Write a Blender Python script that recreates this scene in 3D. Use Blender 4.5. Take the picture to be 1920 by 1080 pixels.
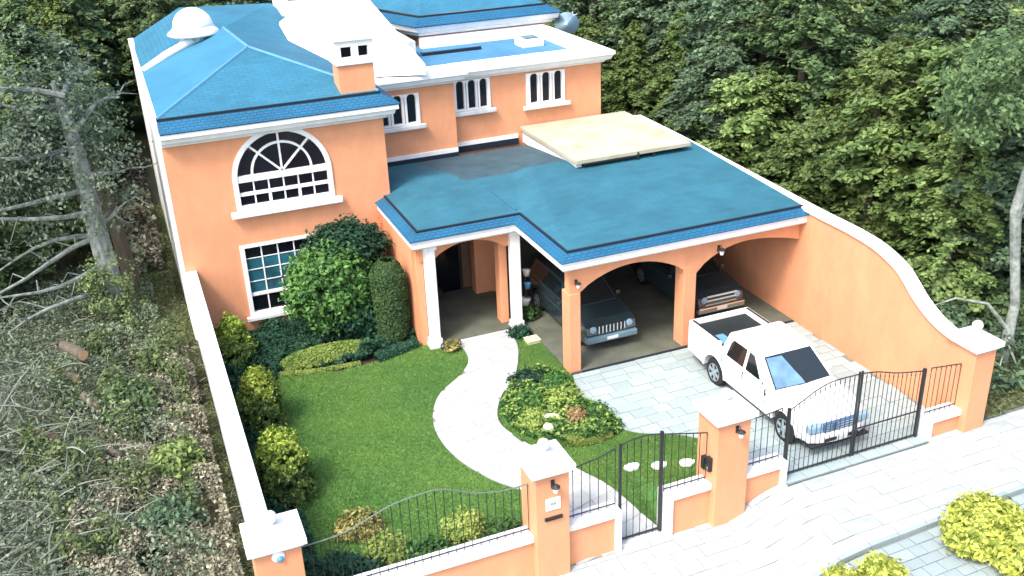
import bpy, bmesh, math, random
import numpy as np
from mathutils import Vector, Matrix
from mathutils import noise as mnoise
from mathutils.geometry import tessellate_polygon
random.seed(7); RNG = np.random.default_rng(7)
PI = math.pi
for o in list(bpy.data.objects): bpy.data.objects.remove(o)
S = bpy.context.scene
COL = S.collection

# ---------------------------------------------------------------- camera
cam = bpy.data.cameras.new('camera'); camo = bpy.data.objects.new('camera', cam); COL.objects.link(camo)
YAW, PIT, ROL = math.radians(21.176), math.radians(-24.752), math.radians(-2.388)
fw = Vector((math.sin(YAW)*math.cos(PIT), math.cos(YAW)*math.cos(PIT), math.sin(PIT)))
rt = Vector((math.cos(YAW), -math.sin(YAW), 0)); up = rt.cross(fw)
r2 = rt*math.cos(ROL)+up*math.sin(ROL); u2 = r2.cross(fw)
M = Matrix((r2, u2, -fw)).transposed().to_4x4(); M.translation = Vector((-1.039, -15.698, 14.19))
camo.matrix_world = M
cam.sensor_width = 36; cam.lens = 36*1853.2/1920; cam.clip_end = 2000
S.camera = camo
# ---------------------------------------------------------------- light
SUN_AZ, SUN_EL = math.radians(238), math.radians(54)     # compass-like: from front-left of the house
w = bpy.data.worlds.new('World'); S.world = w; w.use_nodes = True
nt = w.node_tree; bg = nt.nodes['Background']
sk = nt.nodes.new('ShaderNodeTexSky'); sk.sky_type = 'NISHITA'; sk.sun_disc = False
sk.sun_elevation = SUN_EL; sk.sun_rotation = SUN_AZ; sk.dust_density = 4.0; sk.air_density = 1.0; sk.ozone_density = 1.0
nt.links.new(sk.outputs[0], bg.inputs[0]); bg.inputs[1].default_value = 0.15
sun = bpy.data.lights.new('sun', 'SUN'); sun.energy = 1.25; sun.angle = math.radians(12); sun.color = (1, 0.95, 0.88)
suno = bpy.data.objects.new('sun', sun); COL.objects.link(suno)
sd = Vector((math.sin(SUN_AZ)*math.cos(SUN_EL), math.cos(SUN_AZ)*math.cos(SUN_EL), math.sin(SUN_EL)))
suno.rotation_euler = sd.to_track_quat('Z', 'Y').to_euler(); suno.location = (0, -20, 30)
S.view_settings.view_transform = 'Standard'; S.view_settings.look = 'None'
S.view_settings.exposure = 1.52; S.view_settings.gamma = 1; S.view_settings.use_curve_mapping = False

# ---------------------------------------------------------------- materials
MATS = {}
def mat(name, col, rough=.8, var=.12, scale=3.0, bump=0.0, bscale=40.0, metal=0.0, col2=None, spec=.3, island=0.0, objrand=0.0, trans=0.0, coat=0.0, stretch=None, power=1.0, streak=0.0, vary=0.0):
    if name in MATS: return MATS[name]
    m = bpy.data.materials.new(name); m.use_nodes = True; N = m.node_tree.nodes; L = m.node_tree.links
    b = N['Principled BSDF']; b.inputs['Roughness'].default_value = rough; b.inputs['Metallic'].default_value = metal
    b.inputs['Specular IOR Level'].default_value = spec
    if coat: b.inputs['Coat Weight'].default_value = coat; b.inputs['Coat Roughness'].default_value = .08
    tc = N.new('ShaderNodeTexCoord'); src = tc.outputs['Object']
    if stretch:
        mp = N.new('ShaderNodeMapping'); mp.inputs['Scale'].default_value = stretch; L.new(src, mp.inputs[0]); src = mp.outputs[0]
    no = N.new('ShaderNodeTexNoise'); no.inputs['Scale'].default_value = scale; no.inputs['Detail'].default_value = 6; no.inputs['Roughness'].default_value = .65
    L.new(src, no.inputs['Vector'])
    mr = N.new('ShaderNodeMapRange'); mr.inputs['From Min'].default_value = .3; mr.inputs['From Max'].default_value = .7
    L.new(no.outputs['Fac'], mr.inputs['Value']); fac = mr.outputs[0]
    if island:
        ge = N.new('ShaderNodeNewGeometry'); mi = N.new('ShaderNodeMix'); mi.data_type = 'FLOAT'; mi.inputs[0].default_value = island
        L.new(fac, mi.inputs[2]); L.new(ge.outputs['Random Per Island'], mi.inputs[3]); fac = mi.outputs[0]
    if objrand:
        oi = N.new('ShaderNodeObjectInfo'); mi = N.new('ShaderNodeMix'); mi.data_type = 'FLOAT'; mi.inputs[0].default_value = objrand
        L.new(fac, mi.inputs[2]); L.new(oi.outputs['Random'], mi.inputs[3]); fac = mi.outputs[0]
    if power != 1:
        pw = N.new('ShaderNodeMath'); pw.operation = 'POWER'; pw.use_clamp = True; pw.inputs[1].default_value = power; L.new(fac, pw.inputs[0]); fac = pw.outputs[0]
    mx = N.new('ShaderNodeMix'); mx.data_type = 'RGBA'
    c1 = tuple(c*(1-var) for c in col); c2 = col2 or tuple(min(1, c*(1+var)) for c in col)
    mx.inputs[6].default_value = (*(c1 if col2 is None else col), 1); mx.inputs[7].default_value = (*c2, 1)
    L.new(fac, mx.inputs[0]); L.new(mx.outputs[2], b.inputs['Base Color'])
    if bump:
        n2 = N.new('ShaderNodeTexNoise'); n2.inputs['Scale'].default_value = bscale; n2.inputs['Detail'].default_value = 5
        L.new(tc.outputs['Object'], n2.inputs['Vector'])
        bp = N.new('ShaderNodeBump'); bp.inputs['Strength'].default_value = bump; bp.inputs['Distance'].default_value = .02
        L.new(n2.outputs['Fac'], bp.inputs['Height']); L.new(bp.outputs[0], b.inputs['Normal'])
    if vary:
        oi2 = N.new('ShaderNodeObjectInfo'); hs = N.new('ShaderNodeHueSaturation'); mv = N.new('ShaderNodeMapRange'); mh = N.new('ShaderNodeMapRange')
        mv.inputs['To Min'].default_value = 1-vary; mv.inputs['To Max'].default_value = 1+vary*1.2; mh.inputs['To Min'].default_value = .497; mh.inputs['To Max'].default_value = .523
        ml = N.new('ShaderNodeMath'); ml.operation = 'MULTIPLY'; ml.inputs[1].default_value = 7.31; fr_ = N.new('ShaderNodeMath'); fr_.operation = 'FRACT'
        L.new(oi2.outputs['Random'], mv.inputs['Value']); L.new(oi2.outputs['Random'], ml.inputs[0]); L.new(ml.outputs[0], fr_.inputs[0]); L.new(fr_.outputs[0], mh.inputs['Value'])
        L.new(mh.outputs[0], hs.inputs['Hue']); L.new(mv.outputs[0], hs.inputs['Value']); hs.inputs['Saturation'].default_value = .92; L.new(mx.outputs[2], hs.inputs['Color']); L.new(hs.outputs[0], b.inputs['Base Color'])
    if streak:
        mp2 = N.new('ShaderNodeMapping'); mp2.inputs['Scale'].default_value = (1.3, 1.3, .6); L.new(tc.outputs['Object'], mp2.inputs[0])
        n3 = N.new('ShaderNodeTexNoise'); n3.inputs['Scale'].default_value = 1.6; n3.inputs['Detail'].default_value = 8; n3.inputs['Roughness'].default_value = .7; L.new(mp2.outputs[0], n3.inputs['Vector'])
        m3 = N.new('ShaderNodeMapRange'); m3.inputs['From Min'].default_value = .35; m3.inputs['From Max'].default_value = .62; m3.inputs['To Min'].default_value = 1-streak; m3.inputs['To Max'].default_value = 1.03
        L.new(n3.outputs['Fac'], m3.inputs['Value']); mm = N.new('ShaderNodeMix'); mm.data_type = 'RGBA'; mm.blend_type = 'MULTIPLY'; mm.inputs[0].default_value = 1
        L.new(mx.outputs[2], mm.inputs[6]); cmb = N.new('ShaderNodeCombineColor'); [L.new(m3.outputs[0], cmb.inputs[i]) for i in range(3)]; L.new(cmb.outputs[0], mm.inputs[7]); L.new(mm.outputs[2], b.inputs['Base Color'])
    if trans:
        t = N.new('ShaderNodeBsdfTranslucent'); L.new(mx.outputs[2], t.inputs[0]); ms = N.new('ShaderNodeMixShader'); ms.inputs[0].default_value = trans
        L.new(b.outputs[0], ms.inputs[1]); L.new(t.outputs[0], ms.inputs[2]); L.new(ms.outputs[0], N['Material Output'].inputs[0])
    MATS[name] = m; return m
def shingle_mat(name, col, mortar, rot=0.0, bw=.34, bh=.16):
    m = mat(name, col, .75, .16, .7); N = m.node_tree.nodes; L = m.node_tree.links; b = N['Principled BSDF']
    tc = N.new('ShaderNodeTexCoord'); mp = N.new('ShaderNodeMapping'); mp.inputs['Rotation'].default_value = (0, 0, rot)
    br = N.new('ShaderNodeTexBrick'); br.inputs['Scale'].default_value = 1; br.inputs['Brick Width'].default_value = bw; br.inputs['Row Height'].default_value = bh
    br.inputs['Mortar Size'].default_value = .012; br.inputs['Color1'].default_value = (1, 1, 1, 1); br.inputs['Color2'].default_value = (.84, .87, .9, 1); br.inputs['Mortar'].default_value = (mortar,)*3+(1,)
    L.new(tc.outputs['Object'], mp.inputs[0]); L.new(mp.outputs[0], br.inputs[0])
    old = b.inputs['Base Color'].links[0].from_socket
    mu = N.new('ShaderNodeMix'); mu.data_type = 'RGBA'; mu.blend_type = 'MULTIPLY'; mu.inputs[0].default_value = 1
    L.new(old, mu.inputs[6]); L.new(br.outputs[0], mu.inputs[7]); L.new(mu.outputs[2], b.inputs['Base Color'])
    bu = N.new('ShaderNodeBump'); bu.inputs['Strength'].default_value = .5; bu.inputs['Distance'].default_value = .015
    L.new(br.outputs['Color'], bu.inputs['Height']); L.new(bu.outputs[0], b.inputs['Normal'])
    return m
ORANGE = mat('orange_stucco', (.70, .315, .168), .9, .07, .6, .35, 45, streak=.08)
WHITE = mat('white_paint', (.80, .81, .81), .7, .04, 1.2, .1, 40, streak=.10)
WHITED = mat('white_paint_weathered', (.66, .68, .68), .8, .12, 1.6, .2, 30, streak=.2)
BLUE = shingle_mat('blue_shingles', (.030, .155, .240), .72)
BLUES = shingle_mat('blue_shingles_side', (.030, .155, .240), .72, PI/2)
BLUED = shingle_mat('blue_eave_shingles', (.016, .12, .23), .5, 0, .2, .1)
BLUEG = shingle_mat('blue_roof_coating', (.028, .130, .180), .86, 0, .50, .22)
GREYROOF = mat('grey_blue_roof_felt', (.035, .075, .10), .8, .2, .8, .2, 25, col2=(.06, .11, .13), streak=.2)
DARKLINE = mat('dark_joint_backing_or_shadow', (.012, .018, .03), .7, .1)
SLAB = mat('worn_cream_slab', (.47, .45, .36), .9, .15, .9, .3, 12, col2=(.33, .31, .21))
PAVE = mat('pale_paving', (.25, .32, .325), .85, .1, 1.5, .3, 30, objrand=.55, col2=(.36, .42, .42))
PAVEW = mat('white_path_stone', (.34, .37, .36), .85, .1, 2, .3, 30, objrand=.4, col2=(.48, .49, .48), streak=.1)
PAVESW = mat('sidewalk_stone', (.30, .345, .35), .85, .1, 1.2, .5, 25, objrand=.5, col2=(.45, .47, .47), streak=.12)
COBBLE = mat('street_stone', (.22, .28, .29), .85, .1, 1.2, .35, 25, objrand=.5, col2=(.32, .38, .39))
MORTAR = mat('sandy_joint', (.17, .20, .20), .95, .15, 4, .4, 40)
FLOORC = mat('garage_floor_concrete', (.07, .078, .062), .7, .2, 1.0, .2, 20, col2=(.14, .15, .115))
LAWNSOIL = mat('lawn_base', (.08, .20, .05), .95, .2, 2, .5, 30)
GRASS = mat('grass_blades', (.085, .215, .055), .7, .2, .45, 0, island=.25, col2=(.23, .36, .085), trans=.3)
SOIL = mat('dark_soil', (.035, .030, .020), .95, .3, 2, .6, 20)
FLOORF = mat('forest_floor', (.13, .12, .07), .95, .3, .6, .8, 9, col2=(.08, .10, .045))
IRON = mat('black_iron', (.016, .018, .020), .45, .1, spec=.5)
IRONL = mat('iron_rail_painted_sheen', (.13, .16, .13), .4, .1, spec=.5)  # black rail lightened in its colour for the glossy reflection
GLASS = mat('dark_glass', (.005, .006, .012), .12, .1, spec=.35)
GLASSB = mat('blue_reflecting_glass', (.012, .06, .09), .1, .3, 2.0, spec=.8, col2=(.03, .16, .22))
CARGLASS = mat('car_glass', (.010, .013, .015), .06, .1, spec=.9)
WSCREEN = mat('windscreen_glass', (.012, .018, .018), .05, .1, spec=1.0)
TRUCKW = mat('white_car_paint', (.80, .81, .82), .25, .02, 1, spec=.5, coat=.6)
DARKP = mat('dark_car_paint', (.02, .035, .042), .2, .05, 1, spec=.6, coat=.8)
CHROME = mat('chrome', (.75, .78, .80), .15, .03, metal=1)
PLASTIC = mat('black_plastic', (.02, .022, .024), .6, .1)
RUBBER = mat('tyre_rubber', (.02, .02, .022), .85, .1, bump=.2)
ALLOY = mat('alloy_wheel', (.42, .50, .54), .35, .05, metal=.7)
BEDLINER = mat('bed_liner', (.012, .018, .02), .7, .2, 6)
BLUETARP = mat('blue_cloth', (.10, .26, .42), .8, .2, 6)
BARK = mat('grey_bark', (.05, .065, .055), .95, .3, 4.5, .9, 14, col2=(.27, .31, .29), stretch=(1, 1, .5))
BARKD = mat('brown_bark', (.07, .06, .045), .95, .3, 5, .9, 14, col2=(.14, .12, .09), stretch=(1, 1, .25))
CUTWOOD = mat('fresh_cut_wood', (.70, .42, .22), .8, .1, 20)
def leafmat(n, a, b, isl=.6, sc=1.0, tr=.3, pw=1.6, vy=.3): return mat(n, a, .6, .1, sc, 0, island=isl, col2=b, trans=tr, spec=.25, power=pw, vary=vy)
LF1 = leafmat('cedar_leaves', (.032, .070, .030), (.32, .45, .16), pw=1.5, tr=.4)
LF2 = leafmat('olive_leaves', (.038, .080, .024), (.38, .50, .13), pw=1.5, tr=.4)
LF3 = leafmat('dark_leaves', (.026, .060, .034), (.25, .37, .19), pw=1.5, tr=.4)
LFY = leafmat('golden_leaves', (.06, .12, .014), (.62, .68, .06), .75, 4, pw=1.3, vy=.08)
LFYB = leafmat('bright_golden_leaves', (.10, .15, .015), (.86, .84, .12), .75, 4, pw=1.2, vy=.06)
LFB = leafmat('bush_leaves', (.022, .075, .022), (.17, .34, .05), .6, 1.2)
LFBD = leafmat('blue_green_leaves', (.010, .050, .028), (.05, .16, .075), .6, 1.5)
LFG = leafmat('ground_cover_leaves', (.012, .055, .028), (.055, .17, .075), .6, 2)
LFGY = leafmat('yellow_green_cover', (.09, .18, .02), (.42, .48, .10), .6, 1.2, pw=1)
LFR = leafmat('copper_leaves', (.10, .14, .03), (.62, .48, .16), .7, 4)
LFRED = leafmat('red_flowers', (.20, .12, .05), (.55, .30, .16), .7, 5)
DRY = leafmat('dry_leaves', (.045, .04, .028), (.52, .48, .34), .75, 1.5, .1)
TWIG = leafmat('bleached_twigs', (.10, .12, .08), (.48, .54, .40), .8, 1.5, .0)
VINE = leafmat('vine_leaves', (.03, .06, .03), (.27, .36, .11), .6, 1.0)
WEED = leafmat('weedy_grass', (.05, .075, .025), (.24, .27, .10), .6, .8, pw=1.2)
TERRA = mat('terracotta', (.35, .12, .05), .8)
LAMPGL = mat('frosted_lamp_glass', (.75, .76, .74), .3)
CERAMIC = mat('white_ceramic', (.8, .8, .8), .3, .03, spec=.5)
BLUECER = mat('blue_glazed_ceramic', (.10, .33, .60), .3, .1)
ROCK = mat('pale_rock', (.42, .36, .28), .9, .25, 3, .6, 10, col2=(.62, .58, .50))
DOORW = mat('dark_door_wood', (.03, .028, .026), .5, .2, 4)
REDP = mat('number_plate', (.6, .62, .62), .5)

# ---------------------------------------------------------------- mesh helpers
class MB:
    def __init__(s): s.v = []; s.f = []
    def add(s, vs, fs):
        n = len(s.v); s.v += [tuple(v) for v in vs]; s.f += [tuple(i+n for i in f) for f in fs]; return s
    def box(s, x0, x1, y0, y1, z0, z1):
        return s.add([(x0,y0,z0),(x1,y0,z0),(x1,y1,z0),(x0,y1,z0),(x0,y0,z1),(x1,y0,z1),(x1,y1,z1),(x0,y1,z1)],
                     [(0,3,2,1),(4,5,6,7),(0,1,5,4),(1,2,6,5),(2,3,7,6),(3,0,4,7)])
    def plate(s, loops, conv, t0, t1):
        """polygon (first loop) with holes (others) in 2-D, extruded between t0 and t1; conv(u, v, t) -> xyz"""
        tris = tessellate_polygon([[Vector((u, v, 0)) for u, v in lp] for lp in loops])
        flat = [p for lp in loops for p in lp]; n = len(flat)
        vs = [conv(u, v, t0) for u, v in flat]+[conv(u, v, t1) for u, v in flat]; fs = []
        for t in tris: fs.append(tuple(t)); fs.append(tuple(i+n for i in reversed(t)))
        k = 0
        for lp in loops:
            m = len(lp)
            for i in range(m):
                a, b = k+i, k+(i+1) % m; fs.append((a, b, b+n, a+n))
            k += m
        return s.add(vs, fs)
    def tube(s, pts, r, sides=6, cap=True):
        pts = [Vector(p) for p in pts]; n = len(pts); rs = r if isinstance(r, (list, tuple)) else [r]*n
        vs = []; fs = []; ref = Vector((0, 0, 1))
        for i, p in enumerate(pts):
            d = (pts[min(i+1, n-1)]-pts[max(i-1, 0)]).normalized()
            if abs(d.dot(ref)) > .95: a = d.cross(Vector((1, 0, 0))).normalized()
            else: a = d.cross(ref).normalized()
            b = d.cross(a)
            for k in range(sides):
                t = 2*PI*k/sides; vs.append(p+(a*math.cos(t)+b*math.sin(t))*rs[i])
        for i in range(n-1):
            for k in range(sides):
                fs.append((i*sides+k, i*sides+(k+1) % sides, (i+1)*sides+(k+1) % sides, (i+1)*sides+k))
        if cap: fs.append(tuple(range(sides))[::-1]); fs.append(tuple((n-1)*sides+k for k in range(sides)))
        return s.add(vs, fs)
    def lathe(s, prof, c=(0, 0, 0), sides=16, axis='z'):
        vs = []; fs = []
        for r, h in prof:
            for k in range(sides):
                t = 2*PI*k/sides; a, b = r*math.cos(t), r*math.sin(t)
                vs.append({'z': (c[0]+a, c[1]+b, c[2]+h), 'x': (c[0]+h, c[1]+a, c[2]+b), 'y': (c[0]+a, c[1]+h, c[2]+b)}[axis])
        for i in range(len(prof)-1):
            for k in range(sides): fs.append((i*sides+k, i*sides+(k+1) % sides, (i+1)*sides+(k+1) % sides, (i+1)*sides+k))
        fs.append(tuple(range(sides))); fs.append(tuple((len(prof)-1)*sides+k for k in range(sides)))
        return s.add(vs, fs)
    def mesh(s, name, m):
        me = bpy.data.meshes.new(name); me.from_pydata(s.v, [], s.f); me.materials.append(m)
        bm = bmesh.new(); bm.from_mesh(me); bmesh.ops.recalc_face_normals(bm, faces=bm.faces); bm.to_mesh(me); bm.free(); return me
    def build(s, name, m, parent=None, bevel=0, smooth=False, seg=2, **k):
        me = s.mesh(name, m); o = bpy.data.objects.new(name, me); COL.objects.link(o)
        if smooth:
            for p in me.polygons: p.use_smooth = True
        if bevel:
            md = o.modifiers.new('bevel', 'BEVEL'); md.width = bevel; md.segments = seg; md.limit_method = 'ANGLE'; md.angle_limit = .6
        if parent:
            o.parent = parent; o.matrix_parent_inverse = Matrix.Translation(-Vector(world_loc(parent)))
        for kk, vv in k.items(): o[kk] = vv
        return o
def world_loc(o):
    l = Vector(o.location)
    if o.parent: l = Vector(o.matrix_parent_inverse.translation)+l+Vector(world_loc(o.parent))
    return l
def empty(name, label, cat, loc=(0, 0, 0), group=None):
    o = bpy.data.objects.new(name, None); COL.objects.link(o); o.location = loc; o.empty_display_size = .2
    o['label'] = label; o['category'] = cat
    if group: o['group'] = group
    return o
def tag(o, label, cat, group=None, kind=None):
    o['label'] = label; o['category'] = cat
    if group: o['group'] = group
    if kind: o['kind'] = kind
    return o
def copy_tree(o, parent=None):
    c = o.copy(); COL.objects.link(c)
    if parent: c.parent = parent
    for ch in o.children: copy_tree(ch, c)
    return c
def fastmesh(name, V, F, m):
    """V (n,3) numpy, F (k,3|4) numpy"""
    me = bpy.data.meshes.new(name); k = F.shape[1]
    me.vertices.add(len(V)); me.vertices.foreach_set('co', V.astype(np.float32).ravel())
    me.loops.add(F.size); me.loops.foreach_set('vertex_index', F.astype(np.int32).ravel())
    me.polygons.add(len(F)); me.polygons.foreach_set('loop_start', np.arange(0, F.size, k, dtype=np.int32))
    me.update(calc_edges=True); me.materials.append(m); return me
def link(name, me, parent=None, loc=(0, 0, 0), **k):
    o = bpy.data.objects.new(name, me); COL.objects.link(o); o.location = loc
    if parent: o.parent = parent
    for kk, vv in k.items(): o[kk] = vv
    return o
def leaves(P, Nn, size, aspect=1.9, jit=.6):
    """diamond leaves: centres P, preferred normals Nn"""
    n = len(P); N = Nn+RNG.normal(0, jit, (n, 3)); N /= np.linalg.norm(N, axis=1)[:, None]+1e-9
    A = np.cross(N, RNG.normal(0, 1, (n, 3))); A /= np.linalg.norm(A, axis=1)[:, None]+1e-9
    B = np.cross(N, A); s = (size*RNG.uniform(.6, 1.35, n))[:, None]
    V = np.stack([P-A*s*aspect/2, P-B*s/2-A*s*.1, P+A*s*aspect/2, P+B*s/2-A*s*.1], 1).reshape(-1, 3)
    return V, np.arange(4*n).reshape(n, 4)
def leafobj(name, P, N, size, m, parent=None, **k):
    V, F = leaves(P, N, size, jit=k.pop('jit', .6), aspect=k.pop('aspect', 1.9)); return link(name, fastmesh(name, V, F, m), parent, **k)
def ellipsoid_clumps(c, r, nclump, per, csize, flat=.7, shell=.75, lo=-.6):
    """leaf centres in clumps over the shell of an ellipsoid: uneven outline, gaps between"""
    D = RNG.normal(0, 1, (nclump*3, 3)); D /= np.linalg.norm(D, axis=1)[:, None]; D = D[D[:, 2] > lo][:nclump]
    R = RNG.uniform(shell, 1.05, (len(D), 1)); C = D*R
    P = np.repeat(C, per, 0)*np.array(r)+RNG.normal(0, 1, (len(D)*per, 3))*csize*np.array([1, 1, flat])
    N = np.repeat(D, per, 0)*.8+np.array([0, 0, .6])
    return P+np.array(c), N
YP = lambda u, v, t: (u, t, v)       # plate in the x-z plane, thickness along y
XP = lambda u, v, t: (t, u, v)       # plate in the y-z plane, thickness along x

def sm(t): t = min(1, max(0, t)); return t*t*(3-2*t)
def g(x, y):
    """height of the ground: the lot is level, the pavement drops to the left of the driveway"""
    fx = -.52*(1-sm((x-9.9)/1.8)); wy = 0
    if y < 1.9 and 5.3 < x < 9.6: wy = max(wy, .82*(1-sm((y-.1)/1.8))*sm((9.6-x)/1.0)*sm((x-5.3)/.8))
    z = fx*(1 if y <= .1 else wy)
    return z
def gout(x, y):
    if x < -.4 or x > 17.4: 
        fx = -.52*(1-sm((x-9.9)/1.8)); return fx*(1-sm((y+1)/5.0))-.03-(.3 if (y < -.4 and x > 17 and x < 39) or y < -2.2 and x > -29 else 0)
    return g(x, y)-.03
# ---------------------------------------------------------------- ground
def drape(name, poly, dz, thick, m, parent=None, step=.4, **k):
    bm = bmesh.new()
    tris = tessellate_polygon([[Vector((x, y, 0)) for x, y in poly]])
    vs = [bm.verts.new((x, y, 0)) for x, y in poly]
    for t in tris: bm.faces.new([vs[i] for i in t])
    xs = [p[0] for p in poly]; ys = [p[1] for p in poly]
    for a, lo, hi in ((0, min(xs), max(xs)), (1, min(ys), max(ys))):
        c = lo+step
        while c < hi:
            co = [0, 0, 0]; co[a] = c; no = [0, 0, 0]; no[a] = 1
            bmesh.ops.bisect_plane(bm, geom=bm.verts[:]+bm.edges[:]+bm.faces[:], plane_co=co, plane_no=no); c += step
    for v in bm.verts: v.co.z = g(v.co.x, v.co.y)+dz
    bmesh.ops.recalc_face_normals(bm, faces=bm.faces)
    for f in bm.faces:
        if f.normal.z < 0: f.normal_flip()
    be = [e for e in bm.edges if e.is_boundary]
    r = bmesh.ops.extrude_edge_only(bm, edges=be)
    for v in [q for q in r['geom'] if isinstance(q, bmesh.types.BMVert)]: v.co.z -= thick
    me = bpy.data.meshes.new(name); bm.to_mesh(me); bm.free(); me.materials.append(m)
    return link(name, me, parent, **k)
def spline(pts, n=6):
    out = []
    for i in range(len(pts)-1):
        p0 = pts[max(i-1, 0)]; p1 = pts[i]; p2 = pts[i+1]; p3 = pts[min(i+2, len(pts)-1)]
        for j in range(n):
            t = j/n
            out.append(tuple(.5*((2*p1[a])+(-p0[a]+p2[a])*t+(2*p0[a]-5*p1[a]+4*p2[a]-p3[a])*t*t+(-p0[a]+3*p1[a]-3*p2[a]+p3[a])*t**3) for a in range(2)))
    out.append(tuple(pts[-1])); return out
def inpoly(x, y, poly):
    c = False; j = len(poly)-1
    for i in range(len(poly)):
        xi, yi = poly[i]; xj, yj = poly[j]
        if (yi > y) != (yj > y) and x < (xj-xi)*(y-yi)/(yj-yi)+xi: c = not c
        j = i
    return c
def clip(poly, x0, x1, y0, y1):
    for a, lim, sg in ((0, x0, 1), (0, x1, -1), (1, y0, 1), (1, y1, -1)):
        out = []
        for i in range(len(poly)):
            p, q = poly[i], poly[(i+1) % len(poly)]; dp, dq = (p[a]-lim)*sg, (q[a]-lim)*sg
            if dp >= 0: out.append(p)
            if (dp >= 0) != (dq >= 0):
                t = dp/(dp-dq); out.append((p[0]+(q[0]-p[0])*t, p[1]+(q[1]-p[1])*t))
        poly = out
        if len(poly) < 3: return []
    return poly
def rot2(p, a, c=(0, 0)):
    x, y = p[0]-c[0], p[1]-c[1]; return (x*math.cos(a)-y*math.sin(a)+c[0], x*math.sin(a)+y*math.cos(a)+c[1])
def pave(parent, name, region, w, h, m, dz, thick=.05, gap=.018, ang=0, gz=None, bond=.5, jitter=.3, limit=298):
    reg = [rot2(p, -ang) for p in region]; xs = [p[0] for p in reg]; ys = [p[1] for p in reg]
    y = min(ys); row = 0; cnt = 0
    while y < max(ys):
        hh = h*random.uniform(1-jitter*.4, 1+jitter*.4); x = min(xs)-w*bond*(row % 2)
        while x < max(xs):
            ww = w*random.uniform(1-jitter, 1+jitter)
            c = clip(reg, x+gap/2, x+ww-gap/2, y+gap/2, y+hh-gap/2)
            if len(c) >= 3:
                ar = abs(sum(c[i][0]*c[(i+1) % len(c)][1]-c[(i+1) % len(c)][0]*c[i][1] for i in range(len(c))))/2
                if ar > .25*ww*hh*(.4 if len(c) > 4 else 1) and cnt < limit:
                    c = [rot2(p, ang) for p in c]; cx = sum(p[0] for p in c)/len(c); cy = sum(p[1] for p in c)/len(c)
                    d = dz+random.uniform(-.006, .006); G = gz or g
                    vs = [(px-cx, py-cy, G(px, py)+d) for px, py in c]+[(px-cx, py-cy, G(px, py)+d-thick) for px, py in c]
                    n = len(c); me = bpy.data.meshes.new(name)
                    me.from_pydata(vs, [], [tuple(range(n)), tuple(range(2*n-1, n-1, -1))]+[(i, i+n, (i+1) % n+n, (i+1) % n) for i in range(n)])
                    me.materials.append(m)
                    bmm = bmesh.new(); bmm.from_mesh(me); bmesh.ops.recalc_face_normals(bmm, faces=bmm.faces); bmm.to_mesh(me); bmm.free()
                    link(name, me, parent, (cx, cy, 0)); cnt += 1
            x += ww
        y += hh; row += 1
    return cnt

# terrain, to the horizon
def axis_vals(lo, hi, far):
    a = list(np.arange(lo, hi+.01, .5)); s = 1
    p = hi
    while p < far: p += s; s *= 1.35; a.append(p)
    s = 1; p = lo; b = []
    while p > -far: p -= s; s *= 1.35; b.append(p)
    return b[::-1]+a
xs = axis_vals(-12, 26, 900); ys = axis_vals(-8, 40, 900)
extra = [-.4001, -.3999, 17.399, 17.401, 9.9, 10.3, 10.7, 11.1, 11.7]; xs = sorted(set([round(float(x), 4) for x in xs]+extra))
ys = sorted(set([round(float(y), 4) for y in ys]+[.1, .125]))
V = [(x, y, gout(x, y)-.10+(0 if -1 < x < 18 else .05*math.sin(x*1.3+y)*math.sin(y*.9-x*.4))) for y in ys for x in xs]; nx = len(xs)
F = [(j*nx+i, j*nx+i+1, (j+1)*nx+i+1, (j+1)*nx+i) for j in range(len(ys)-1) for i in range(nx-1)]
mb = MB(); mb.v = V; mb.f = F; mb.build('ground', FLOORF, smooth=True, kind='structure')

# lot soil
drape('garden_soil', [(0, .3), (17, .3), (17, 13.6), (0, 13.6)], -.03, .1, SOIL, step=.45, kind='structure')
pathL = spline([(7.0, 10.4), (7.05, 9.1), (6.6, 8.2), (5.5, 7.2), (4.93, 5.84), (4.95, 4.33), (5.44, 2.98), (6.03, 2.1), (6.25, 1.2), (6.25, -.1)])
pathR = spline([(8.55, -.1), (8.35, .5), (8.03, 1.3), (7.35, 2.81), (6.74, 4.27), (6.57, 5.34), (7.09, 6.45), (7.81, 7.24), (8.6, 8.9), (8.8, 10.4)])
PATH = pathL+pathR
path = drape('garden_path', PATH, .015, .06, MORTAR, step=.4, kind='structure')
pave(path, 'paving_stone', PATH, .55, .42, PAVEW, .045, ang=.2, gap=.010)
dl = spline([(9.36, 6.62), (9.04, 5.4), (9.1, 4.2), (9.55, 3.3), (10.5, 2.72), (11.0, 2.1), (11.1, 1.2), (11.05, .35)])
DRIVE = [(16.98, 6.62)]+dl+[(11.72, .3), (11.72, -.2), (15.9, -.2), (15.9, .3), (16.98, .3)]
drive = drape('driveway', DRIVE, .01, .05, MORTAR, step=.6, kind='structure')
pave(drive, 'paving_stone', DRIVE, .62, .36, PAVE, .04, gap=.016)
PATHX = [rot2(p, 0) for p in PATH]
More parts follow.
